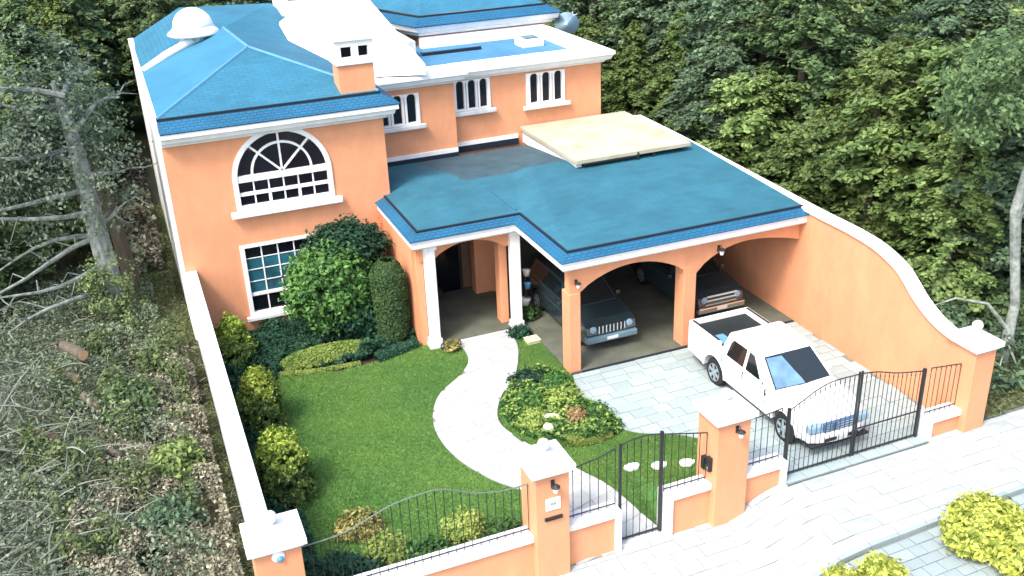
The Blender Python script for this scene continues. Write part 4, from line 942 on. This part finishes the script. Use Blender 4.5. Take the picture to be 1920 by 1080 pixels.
def scatter(poly, n, zf, size, m, name, label, cat='plants', kind='stuff', jit=.5, up=1.0, holes=(), patchy=0, seed_=0.0):
    xs_ = [p[0] for p in poly]; ys_ = [p[1] for p in poly]; P_ = []
    while len(P_) < n:
        x = random.uniform(min(xs_), max(xs_)); y = random.uniform(min(ys_), max(ys_))
        if patchy and mnoise.noise(Vector((x*1.1, y*1.1, seed_))) < patchy+random.uniform(-.12, .12): continue
        if inpoly(x, y, poly) and not any(inpoly(x, y, hq) for hq in holes): P_.append((x, y, zf(x, y)*random.uniform(.35, 1)+.02))
    P_ = np.array(P_); o = leafobj(name, P_, np.tile([0, 0, up], (n, 1)), size, m, jit=jit)
    return tag(o, label, cat, kind=kind)
def lump(x, y, a, f): return a*(.6+.4*math.sin(x*f+1)*math.sin(y*f*.8+2)+.3*math.sin(x*f*2.3+y*f*1.9))
mound = [(3.25+1.55*math.cos(a)+.2*math.sin(a), 10.85+.55*math.sin(a)+.05*math.cos(a)) for a in np.linspace(0, 2*PI, 20)]
bed = [(0.05, .6), (0.95, .6), (1.0, 4.2), (1.2, 7), (1.1, 9.6), (1.75, 10.6), (3.3, 10.1), (4.6, 10.1), (5.9, 10.6), (5.9, 13.5), (0.05, 13.5)]
scatter([(0.05, .6), (0.95, .6), (1.0, 4.2), (1.2, 7), (1.1, 9.6), (0.05, 9.8)], 16000, lambda x, y: lump(x, y, .35, 4), .07, LFG, 'ground_cover', 'low dark green ground cover along the foot of the white wall')
scatter([(.05, 9.8), (1.2, 9.6), (1.75, 10.6), (3.3, 10.15), (4.6, 10.15), (5.9, 10.6), (5.9, 13.5), (.05, 13.5)], 30000, lambda x, y: lump(x, y, .45, 3), .075, LFG, 'ground_cover', 'dense blue-green ground cover in the bed below the tower', holes=[mound])
scatter(mound, 9000, lambda x, y: .30*max(0, 1-((x-3.25)/1.6)**2-((y-10.85)/.6)**2)**.5+.05, .04, LFGY, 'moss_mound', 'yellow-green oval mound of low plants at the lawn edge', jit=.8)
# edging hedge of bed
def hedge(pts, r, hh, n, m, label, lsize=.05):
    cs = spline(pts, 6); t = empty('low_hedge', label, 'hedge', (cs[0][0], cs[0][1], 0)); P_ = []; N_ = []
    for _ in range(n):
        i = random.randrange(len(cs)-1); s = random.random(); x = cs[i][0]+(cs[i+1][0]-cs[i][0])*s; y = cs[i][1]+(cs[i+1][1]-cs[i][1])*s
        a = random.uniform(0, PI); d = Vector(cs[i+1])-Vector(cs[i]); d.normalize(); w_ = r*math.cos(a)*random.uniform(.85, 1.05)
        P_.append((x-d.y*w_-cs[0][0], y+d.x*w_-cs[0][1], hh*math.sin(a)**.6*random.uniform(.8, 1.05))); N_.append((-d.y*math.cos(a), d.x*math.cos(a), math.sin(a)))
    leafobj('crown', np.array(P_), np.array(N_), lsize, m, t); return t
hedge([(4.5, 10.02), (5.1, 10.18), (5.85, 10.42)], .16, .26, 3500, LFBD, 'low dark clipped hedge ending at the left porch column')
hedge([(1.3, 10.55), (2.0, 10.28), (3.0, 10.08), (4.0, 10.02)], .06, .12, 2500, LFGY, 'thin low hedge along the upper edge of the large lawn', .035)
hedge([(8.9, 3.45), (8.2, 3.40), (7.55, 3.72), (7.2, 4.0)], .14, .22, 4000, LFGY, 'pale low hedge round the near end of the island bed')
scatter(island, 20000, lambda x, y: lump(x, y, .32, 4.5)+.05, .06, LFB, 'island_plants', 'mixed green low plants filling the island bed beside the path')
scatter(island, 3500, lambda x, y: lump(x, y, .38, 4.5)+.1, .06, LFGY, 'island_plants', 'pale yellow-green plants dotted through the island bed')
for i, (x, y, r, hh, m, lab) in enumerate(((8.0, 6.6, .55, .40, LFBD, 'dark rounded shrub at the far end of the island bed'), (8.6, 6.3, .35, .35, LFB, 'small green shrub by the driveway side of the island bed'),
        (7.5, 5.6, .42, .42, LFB, 'green shrub on the path side of the island bed'), (8.45, 5.3, .45, .40, LFGY, 'pale green shrub in the middle of the island bed'),
        (8.9, 4.2, .40, .38, LFB, 'green shrub at the driveway curve of the island bed'), (7.25, 4.7, .35, .34, LFGY, 'yellow-green shrub on the near path side of the island bed'),
        (8.35, 4.35, .24, .36, LFRED, 'small bush with orange-red flowers beside the rocks'))):
    plant('island_shrub' if i < 6 else 'flowering_bush', lab, 'shrub', (x, y, hh*.5), (r, r*.9, hh*.6), 60, 22, .07, .055, m, group='shrubs of the island bed')
for i, (x, y, r, lab) in enumerate(((7.75, 4.45, .24, 'pale rock, larger of the pair beside the red flowers'), (7.5, 4.15, .16, 'pale rock, smaller of the pair nearest the path'))):
    bm = bmesh.new(); bmesh.ops.create_icosphere(bm, subdivisions=3, radius=r)
    for v in bm.verts: v.co *= 1+.18*math.sin(v.co.x*14+i)*math.cos(v.co.y*11)+.1*math.sin(v.co.z*20); v.co.z *= .7
    me = bpy.data.meshes.new('rock'); bm.to_mesh(me); bm.free(); me.materials.append(ROCK); o = link('garden_rock', me, None, (x, y, .22)); tag(o, lab, 'rock', 'rocks in the island bed')
for i, ((x, y), lab) in enumerate(zip(((8.74, 1.96), (9.37, 1.74), (10.03, 1.55)), ('stepping stone nearest the pedestrian gate', 'middle stepping stone in the small lawn', 'stepping stone nearest the middle pillar'))):
    pts = [(x+.20*(1+.1*math.sin(3*a+i))*math.cos(a), y+.14*(1+.1*math.cos(2*a+i))*math.sin(a)) for a in np.linspace(0, 2*PI, 14)[:-1]]
    o = MB().plate([pts], lambda u, v, t: (u, v, t), 0, .07).build('stepping_stone', WHITE, bevel=.015); tag(o, lab, 'stepping stone', 'stepping stones in the small lawn')
t = MB().box(8.95, 9.35, 8.9, 9.25, -.02, .10).build('stone_block', mat('cream_stone', (.6, .56, .36), .8)); t.data.materials[0]; tag(t, 'flat cream stone at the grass edge beside the porch', 'stone'); MB().box(8.93, 9.37, 8.88, 9.27, .10, .12).build('top', mat('cream_stone', (.6, .56, .36)), t)
plant('porch_shrub', 'small dark shrub at the base of the right porch column', 'shrub', (8.95, 9.6, .12), (.35, .3, .2), 40, 18, .06, .05, LFBD)
plant('porch_shrub', 'small flowering shrub between the left porch column and the path', 'shrub', (6.75, 9.65, .14), (.22, .2, .2), 30, 16, .05, .045, LFR)
# plants inside the front fence
for i, (x, y, r, hh, m, lab) in enumerate(((2.05, 2.45, .50, .32, LFR, 'pinkish-yellow bush, widest one behind the long fence'), (2.35, 1.1, .42, .6, LFGY, 'yellow-tipped bush close behind the long fence'),
        (4.15, 1.35, .40, .42, LFGY, 'yellow-tipped bush near the plaque pillar'), (1.3, 1.0, .45, .5, LFBD, 'dark green bush behind the corner pillar'),
        (3.2, .8, .45, .4, LFB, 'green bush in the middle behind the long fence'), (4.9, .75, .35, .4, LFB, 'green bush at the right end behind the long fence'),
        (1.75, .75, .40, .45, LFBD, 'low dark bush second from the corner pillar'))):
    plant('fence_bush', lab, 'bush', (x, y, hh*.5), (r, r*.8, hh*.6), 75, 22, .08, .055, m, group='bushes behind the long fence')
# street bushes
zb = gs(14, 0)-.1
for i, (x, y, r, hh, lab) in enumerate(((14.25, -3.55, .85, .9, 'golden street bush at the right edge, upper one'), (14.75, -4.6, 1.0, 1.0, 'largest golden street bush in the bottom right corner'),
        (11.35, -3.75, .40, .55, 'small golden street bush at the bottom edge, right of the pair'), (10.55, -3.6, .33, .5, 'small golden street bush at the bottom edge, left of the pair'))):
    plant('street_bush', lab, 'bush', (x, y, hh*.5+zb), (r, r*.85, hh*.6), int(130*r/.6), 30, .085, .075, LFYB, group='golden bushes in the street', z0=zb)

# ---------------------------------------------------------------- woodland
def tree_proto(kind, H, R, seed, m, nb=250, lf=72, lsz=.135):
    """returns (crown mesh, trunk mesh); crown of drooping layered sprays"""
    rg = np.random.default_rng(seed); Ps = []; Ns = []; mbt = MB()
    mbt.tube([(0, 0, -.3), (rg.normal(0, .1), rg.normal(0, .1), H*.35), (rg.normal(0, .2), rg.normal(0, .2), H*.7), (0, 0, H*.97)], [H*.026, H*.02, H*.012, .02], 8)
    lobes = rg.uniform(0, 2*PI, 3)
    for b in range(nb):
        t = rg.uniform(.06, 1)**.8; z = H*t; a = rg.uniform(0, 2*PI)
        prof = (1-t)**.55*(.55+.45*min(1, t*3.5)) if kind != 'round' else math.sqrt(max(.02, 1-((t-.5)/.52)**2))
        L_ = R*prof*(1+.28*math.sin(a*2+lobes[0])+.18*math.sin(a*3+t*9+lobes[1]))*rg.uniform(.65, 1.1); L_ = max(L_, .25)
        n = int(lf*(.35+L_/R)); s = rg.uniform(.25, 1, n)**.7; w_ = .30*L_*(1.05-s)*1.0+.10
        lat = rg.normal(0, 1, n)*w_*.6; x = s*L_; zz = z+.18*L_*s-.34*L_*s*s*(1 if kind != 'round' else .6)+rg.normal(0, .06, n)-.12*np.abs(lat)
        Ps.append(np.stack([x*math.cos(a)-lat*math.sin(a), x*math.sin(a)+lat*math.cos(a), zz], 1))
        Ns.append(np.tile([math.cos(a)*.35, math.sin(a)*.35, 1], (n, 1)))
        if b % 3 == 0: mbt.tube([(0, 0, z-.15*L_), (math.cos(a)*L_*.85, math.sin(a)*L_*.85, z+.0*L_)], [.035, .01], 4, cap=False)
    P_ = np.concatenate(Ps); N_ = np.concatenate(Ns); V, F = leaves(P_, N_, lsz, 1.7, .33)
    return fastmesh('crown', V, F, m), mbt.mesh('trunk', BARKD)
protos = [tree_proto('cone', 11, 2.9, 1, LF1), tree_proto('cone', 9, 2.6, 2, LF2), tree_proto('round', 9.5, 3.1, 3, LF1), tree_proto('round', 8, 2.9, 4, LF3), tree_proto('cone', 12.5, 3.0, 5, LF3), tree_proto('round', 7, 2.7, 6, LF2)]
NM = ['tall layered evergreen', 'olive-green conifer', 'broad cedar-like tree', 'dark rounded tree', 'very tall dark conifer', 'low olive-green tree']
def woodtree(x, y, k, s, label, group, z=-.1, rz_=None):
    t = empty('woodland_tree', label, 'tree', (x, y, z), group)
    cr, tk = protos[k]; t.scale = (s, s, s*random.uniform(.9, 1.1)); t.rotation_euler[2] = rz_ if rz_ is not None else random.uniform(0, 6.28)
    link('crown', cr, t); link('trunk', tk, t); return t
ORD = 'first second third fourth fifth sixth seventh eighth ninth tenth eleventh twelfth thirteenth fourteenth fifteenth sixteenth seventeenth eighteenth nineteenth twentieth twenty-first twenty-second twenty-third twenty-fourth twenty-fifth twenty-sixth twenty-seventh twenty-eighth twenty-ninth'.split()
def region(x, y):
    if x > 18: return 'right'
    if x < -1.5: return 'left'
    return 'back'
count = 0
def camdist(x, y): return math.hypot(x+1.04, y+15.7)
spots = []
y = 5.5
while y < 78:
    x = 21.0
    while x < 21+min(46, 12+y*.75):
        spots.append((x+random.uniform(-.8, .8), y+random.uniform(-.9, .9), 'right')); x += 3.3 if y < 40 else 4.4
    y += 3.2 if y < 40 else 4.4
y = 33.0
while y < 84:
    x = -2.0
    while x < 20: spots.append((x+random.uniform(-1, 1), y+random.uniform(-1, 1), 'back')); x += 3.8
    y += 4.2
y = 23.0
while y < 76:
    x = -3.6-(0 if y > 30 else .5)
    while x > -6-y*.42: spots.append((x+random.uniform(-.7, .7), y+random.uniform(-.9, .9), 'left')); x -= 3.6
    y += 3.9
hw = math.atan(960/1853.2)+.10
for x, y, rg_ in spots:
    ang = math.atan2(x+1.04, y+15.7)-YAW
    if abs(ang) > hw+.06: continue
    if rg_ == 'back' and x < 2 and y < 34: continue
    k = random.randrange(6); d = camdist(x, y); s = random.uniform(.75, 1.08)
    if rg_ == 'right' and x < 23: k = random.choice([1, 3, 5]); s *= .85; x = max(x, 21.2)
    far = 'near' if d < 38 else ('farther' if d < 62 else 'far')
    px = 960+1853*math.tan(ang)
    if rg_ == 'right':
        where = 'over the terrace slab' if px < 1330 else ('over the carport roof' if px < 1520 else ('over the curved wall' if px < 1740 else 'towards the right edge'))
        lab = f'{NM[k]}, {"front" if d < 40 else ("middle" if d < 60 else "deepest")} part of the right-hand wood, {where}'
    elif rg_ == 'back':
        where = 'behind the tower roof' if px < 560 else ('behind the white sloping roof' if px < 760 else ('behind the rear blue roof' if px < 1060 else 'right of the satellite dish'))
        lab = f'{NM[k]} in the {"first rows" if y < 50 else "deep part"} of the wood {where}'
    elif 0: lab = f'{NM[k]} in the {"front rows" if d < 40 else ("middle" if d < 60 else "deep part")} of the wood right of the orange wall'
    elif rg_ == 'back': lab = f'{NM[k]} in the {"first rows" if y < 50 else "deep part"} of the wood behind the house roofs'
    else: lab = f'{NM[k]} in the {"front rows" if y < 36 else "deep part"} of the wood left of the house'
    if rg_ == 'right' and x < 23: rowc = globals().get('rowc', 0)+1; lab = f'{NM[k]}, {ORD[rowc-1]} from the street in the row nearest the orange wall'
    woodtree(x, y, k, s, lab, {'right': 'trees of the right-hand wood', 'back': 'trees behind the house', 'left': 'trees of the left-hand wood'}[rg_])
    count += 1
# undergrowth beside the right wall
RW_ = [(17.6, 1.2), (19.3, .6), (24, 1.0), (30, 6), (30, 26), (17.6, 26)]
scatter(RW_, 26000, lambda x, y: lump(x, y, .5, 1.4)*(.3+min(1, (x-17.6)/3)), .13, LF3, 'undergrowth', 'shaded low undergrowth between the orange wall and the wood', cat='undergrowth')
scatter([(17.6, -.1), (26, .3), (26, 4), (17.6, 4)], 9000, lambda x, y: .09, .05, WEED, 'verge_grass', 'rough dry verge grass at the foot of the right-hand wood', cat='grass')
# pale trunk at the right edge
t = empty('pale_tree', 'slender tree with pale twisting trunk at the right edge', 'tree', (20.6, 2.0, -.1))
PALE = mat('pale_mottled_bark', (.10, .12, .11), .95, .3, 5, .9, 14, col2=(.38, .42, .38))
mb = MB().tube([(0, 0, 0), (.15, .1, .8), (.32, .2, 1.8), (.10, .3, 3.2), (-.20, .3, 4.6), (-.1, .2, 6.2), (.3, .2, 7.5)], [.20, .16, .13, .13, .15, .12, .06], 10)
mb.tube([(.2, .1, 1.0), (-.5, .4, 1.9), (-1.5, .6, 2.2), (-2.3, .8, 2.0)], [.06, .05, .03, .01], 6)
mb.tube([(-.1, .3, 4.4), (.8, .3, 5.2), (1.6, .3, 5.3)], [.07, .05, .02], 6)
for k in range(8):
    a = k*.9; z = .2+k*.12; mb.tube([(.05, 0, z), (.5*math.cos(a), .5*math.sin(a)-.1, z*.4)], [.05, .02], 5)
link('trunk', mb.mesh('trunk', PALE), t)
P_, N_ = ellipsoid_clumps((.6, .8, 7.6), (2.6, 2.2, 1.8), 160, 60, .22, lo=-.6); leafobj('crown', P_, N_, .085, LF1, t)
P_, N_ = ellipsoid_clumps((.3, .2, .5), (.6, .5, .5), 40, 14, .12); leafobj('ivy', P_, N_, .09, LF3, t)
for i, (x, y, r, hh) in enumerate(((19.9, 4.2, 1.0, 1.1), (21.3, 5.6, 1.2, 1.5), (19.6, 7.6, .9, 1.2), (22.5, 3.6, 1.0, 1.1))):
    plant('wood_shrub', ['dark shrub near the pale-trunked tree', 'large dark shrub behind the pale-trunked tree', 'dark shrub beside the middle of the curved wall', 'dark shrub at the right edge by the verge'][i], 'shrub', (x, y, hh*.5), (r, r, hh*.6), 110, 26, .14, .10, LF3 if i % 2 == 0 else LF1, group='shrubs beyond the right wall')

# ---------------------------------------------------------------- cleared woodland on the left
def tubes_bulk(paths, radii, sides=3):
    V = []; F = []; n0 = 0
    for p, r in zip(paths, radii):
        n = len(p); d = np.gradient(p, axis=0); d /= np.linalg.norm(d, axis=1)[:, None]+1e-9
        a = np.cross(d, [.1, .2, 1.]); a /= np.linalg.norm(a, axis=1)[:, None]+1e-9; b = np.cross(d, a)
        rr = (r*np.linspace(1, .35, n))[:, None]
        for k in range(sides): V.append(p+(a*math.cos(2*PI*k/sides)+b*math.sin(2*PI*k/sides))*rr)
        for k in range(sides):
            k2 = (k+1) % sides
            for i in range(n-1): F.append((n0+k*n+i, n0+k2*n+i, n0+k2*n+i+1, n0+k*n+i+1))
        n0 += n*sides
    return np.concatenate(V), np.array(F)
def lx(y): return -.9-.02*y
def brush(n, x0f, x1f, y0, y1, zmax, ln, rad, name, label, m, seed):
    rg = np.random.default_rng(seed); ps = []; rs = []
    for i in range(n):
        y = rg.uniform(y0, y1); x = rg.uniform(x0f(y), x1f(y)); z = gout(x, y)+zmax*rg.uniform(0, 1)**1.3*(.5+.5*math.sin(x*1.1+2)*math.sin(y*.7))+.05
        a = rg.normal(.4, 1.0) if rg.random() < .6 else rg.uniform(0, 2*PI); L_ = ln*rg.uniform(.4, 1.3); c = rg.normal(0, .7); el = rg.normal(.12, .25)
        t = np.linspace(0, 1, 5); aa = a+c*t
        p = np.stack([x+np.cumsum(np.cos(aa))*L_/5, y+np.cumsum(np.sin(aa))*L_/5, z+t*L_*el-.25*L_*t*t], 1); p[:, 2] = np.maximum(p[:, 2], gout(x, y)+.0)
        ps.append(p); rs.append(rad*rg.uniform(.4, 1.4))
    V, F = tubes_bulk(ps, rs); o = link(name, fastmesh(name, V, F, m)); return tag(o, label, 'brushwood', kind='stuff')
brush(3000, lambda y: -5.2-.34*y, lambda y: -1.3-.09*y, -1, 19, .95, .95, .016, 'brushwood', 'tangle of bleached grey-green twigs over the cleared ground', TWIG, 11)
brush(1300, lambda y: -6-.34*y, lambda y: -2.6-.14*y, 0, 22, 1.4, 1.7, .030, 'branch_litter', 'longer bare branches lying over the brushwood', leafmat('pale_branches', (.10, .12, .09), (.34, .38, .30), .8, 1.5, 0), 12)
brush(4200, lambda y: -3.0-.10*y, lambda y: -.45, -1, 17, .45, .40, .013, 'dry_twigs', 'short brown dry twigs beside the white wall', DRY, 13)
scatter([(-9, -2), (-.9, -2), (-1.4, 21), (-14, 21)], 75000, lambda x, y: .15+lump(x, y, .75, 1.3), .06, leafmat('withered_sprays', (.045, .075, .045), (.40, .48, .30), .7, 1.0, .3, 1.4), 'withered_foliage', 'withered grey-green foliage among the felled branches', cat='foliage', jit=.9)
scatter([(-4.2, -1), (-.60, -1), (-.62, 12.5), (-2.2, 13.5), (-3.9, 5)], 44000, lambda x, y: .25+lump(x, y, .55, 2.4), .055, DRY, 'dry_leaves', 'beige curled dry leaves beside the lower white wall', cat='leaves', jit=.9, patchy=-.12, seed_=9.1)
scatter([(-3.0, 20), (-.8, 20), (-.7, 36), (-3.6, 36)], 14000, lambda x, y: .1+lump(x, y, .7, 2.0), .12, DRY, 'dry_leaves', 'heap of beige dry leaves beyond the grey trunk', cat='leaves', jit=.9)
scatter([(-4.6, 3.0), (-1.2, 4.0), (-.8, 10.5), (-1.0, 14.8), (-3.0, 15.5), (-5.2, 10)], 13000, lambda x, y: .05+1.0*max(0, lump(x, y, 1.0, 2.6)), .065, VINE, 'climbing_vines', 'bright green creeper growing over the brushwood by the wall', cat='creeper', jit=.7, patchy=.14, seed_=3.7)
scatter([(-.62, -1), (-.33, -1), (-.33, 28), (-.62, 28)], 9000, lambda x, y: .14, .04, WEED, 'weed_strip', 'strip of weedy grass at the foot of the white wall', cat='grass')
scatter([(-3.6, 13.2), (-.6, 13.2), (-.6, 24), (-3.8, 24)], 26000, lambda x, y: .08+.25*max(0, math.sin(x*2.1)*math.sin(y*1.3)), .05, WEED, 'rough_grass', 'rough olive grass patch at the foot of the grey trunk', cat='grass')
for i, (x, y, r, hh) in enumerate(((-1.9, 4.0, .55, .8), (-1.55, 6.2, .5, .9), (-2.4, 9.5, .7, 1.1), (-1.5, 12.0, .5, .8))):
    plant('wild_shrub', ['dark wild shrub lowest on the cleared ground by the wall', 'dark wild shrub second up along the white wall', 'large creeper-covered shrub midway in the clearing', 'bright wild shrub highest along the white wall'][i], 'shrub', (x, y, hh*.5), (r, r*1.2, hh*.6), 90, 24, .12, .08, [LF3, LF2, VINE, VINE][i], group='wild shrubs in the clearing')
# the standing grey trunk with bare branches
t = empty('bare_tree', 'tall grey trunk with bare branches reaching left over the cleared ground', 'tree', (-2.5, 16.2, -.1))
mb = MB().tube([(0, 0, 0), (.0, 0, 1.5), (-.08, .05, 3.5), (-.12, .0, 5.5), (-.2, .1, 7.0), (-.35, .15, 8.1)], [.40, .33, .30, .26, .18, .08], 12)
link('trunk', mb.mesh('trunk', BARK), t)
rg = np.random.default_rng(5)
for i, (z, L_, dz, aa) in enumerate(((7.7, 3.6, .5, 3.2), (7.2, 2.4, .6, 2.7), (6.3, 3.6, -.2, 3.3), (5.6, 2.8, 1.1, 3.0), (4.6, 4.4, .1, 3.15), (4.2, 4.2, .35, 3.35), (3.4, 3.2, -.9, 3.0), (3.0, 3.8, -.8, 3.3), (2.3, 3.4, -.8, 3.1), (1.6, 3.2, -.7, 3.45), (5.0, 1.4, .3, .3), (3.8, 1.0, .2, .1), (6.8, 1.6, .5, .5), (7.6, 1.2, .7, 1.2))):
    ts = np.linspace(0, 1, 6); mb = MB(); pts = [(-.1+math.cos(aa)*L_*s, math.sin(aa)*L_*s+.15*math.sin(s*5+i), z+dz*s+.2*math.sin(s*4+i*2)) for s in ts]
    mb.tube(pts, [.10-.075*s for s in ts], 7)
    for q in range(5):
        b = pts[1+q]; a2 = aa+rg.normal(0, .9); l2 = rg.uniform(.5, 1.1)
        mb.tube([b, (b[0]+math.cos(a2)*l2*.5, b[1]+math.sin(a2)*l2*.5, b[2]+rg.normal(.1, .2)), (b[0]+math.cos(a2)*l2, b[1]+math.sin(a2)*l2, b[2]+rg.normal(0, .35))], [.03, .02, .008], 4)
    link('branch', mb.mesh('branch', BARK), t)
P_, N_ = ellipsoid_clumps((-1.2, .3, 6.2), (2.8, 1.5, 3.6), 420, 30, .20, shell=.15, lo=-1); leafobj('sparse_foliage', P_, N_, .075, leafmat('silver_sprays', (.035, .065, .045), (.36, .46, .30), .7, 1, .3, 1.4), t)
P_, N_ = ellipsoid_clumps((-.1, -.3, 1.3), (1.0, .8, 1.5), 110, 26, .12, shell=.3, lo=-1); leafobj('creeper', P_, N_, .065, VINE, t)
t = empty('dark_trunk', 'dark leaning trunk close behind the tall grey one', 'tree', (-1.9, 18.6, -.1))
link('trunk', MB().tube([(0, 0, 0), (-.1, .1, 1.5), (-.25, .2, 3.2), (-.5, .2, 5.5), (-.6, .2, 7.0)], [.30, .26, .24, .18, .10], 9).mesh('trunk', BARKD), t)
P_, N_ = ellipsoid_clumps((-.4, .4, 6.2), (1.2, 1.2, 1.8), 110, 30, .2, shell=.3, lo=-1); leafobj('crown', P_, N_, .075, LF3, t)
woodtree(-4.4, 22.6, 1, .75, 'olive-green conifer between the grey trunk and the dense left wood', 'trees of the left-hand wood')
woodtree(-8.6, 22.0, 3, .85, 'dark rounded tree at the left edge, level with the grey trunk', 'trees of the left-hand wood')
woodtree(-6.3, 19.5, 2, .80, 'broad cedar-like tree left of the bare grey trunk', 'trees of the left-hand wood')
# felled logs
for i, (x, y, z, L_, a, r) in enumerate(((-3.5, 12.4, .95, .9, 2.2, .17), (-3.75, 11.7, .6, .8, 2.5, .13), (-3.3, 10.0, .5, .7, 2.0, .12), (-4.3, 8.9, .45, .7, 2.6, .11), (-3.7, 8.1, .4, .8, 2.9, .10), (-2.2, 9.6, .55, .5, 2.0, .08), (-3.5, 6.5, .35, 1.8, 2.8, .07), (-2.8, 7.2, .5, .5, 2.2, .08))):
    lab = ['thickest felled log with a fresh orange cut end', 'felled log tucked under the thickest one', 'short felled log below the stacked pair', 'felled log at the left edge of the clearing', 'felled log lying lowest left among twigs', 'small sawn log among the green creeper', 'long thin felled log across the twigs', 'small sawn log in the middle of the brushwood'][i]
    t = empty('felled_log', lab, 'log', (x, y, z), 'felled logs in the clearing'); d = Vector((math.cos(a), math.sin(a), .12))*L_
    link('bark', MB().tube([(0, 0, 0), tuple(d*.5+Vector((0, 0, .03))), tuple(d)], [r, r*.95, r*.85], 12).mesh('bark', BARKD), t)
    e = d.normalized()*.012
    link('cut_end', MB().tube([tuple(-e), tuple(e*.1)], r*.93, 12).mesh('cut_end', CUTWOOD), t)
print('trees', count, 'objects', len(bpy.data.objects), 'tris', sum(len(m.loop_triangles) if m.loop_triangles else sum(len(p.vertices)-2 for p in m.polygons) for m in bpy.data.meshes if len(m.polygons) < 400000))
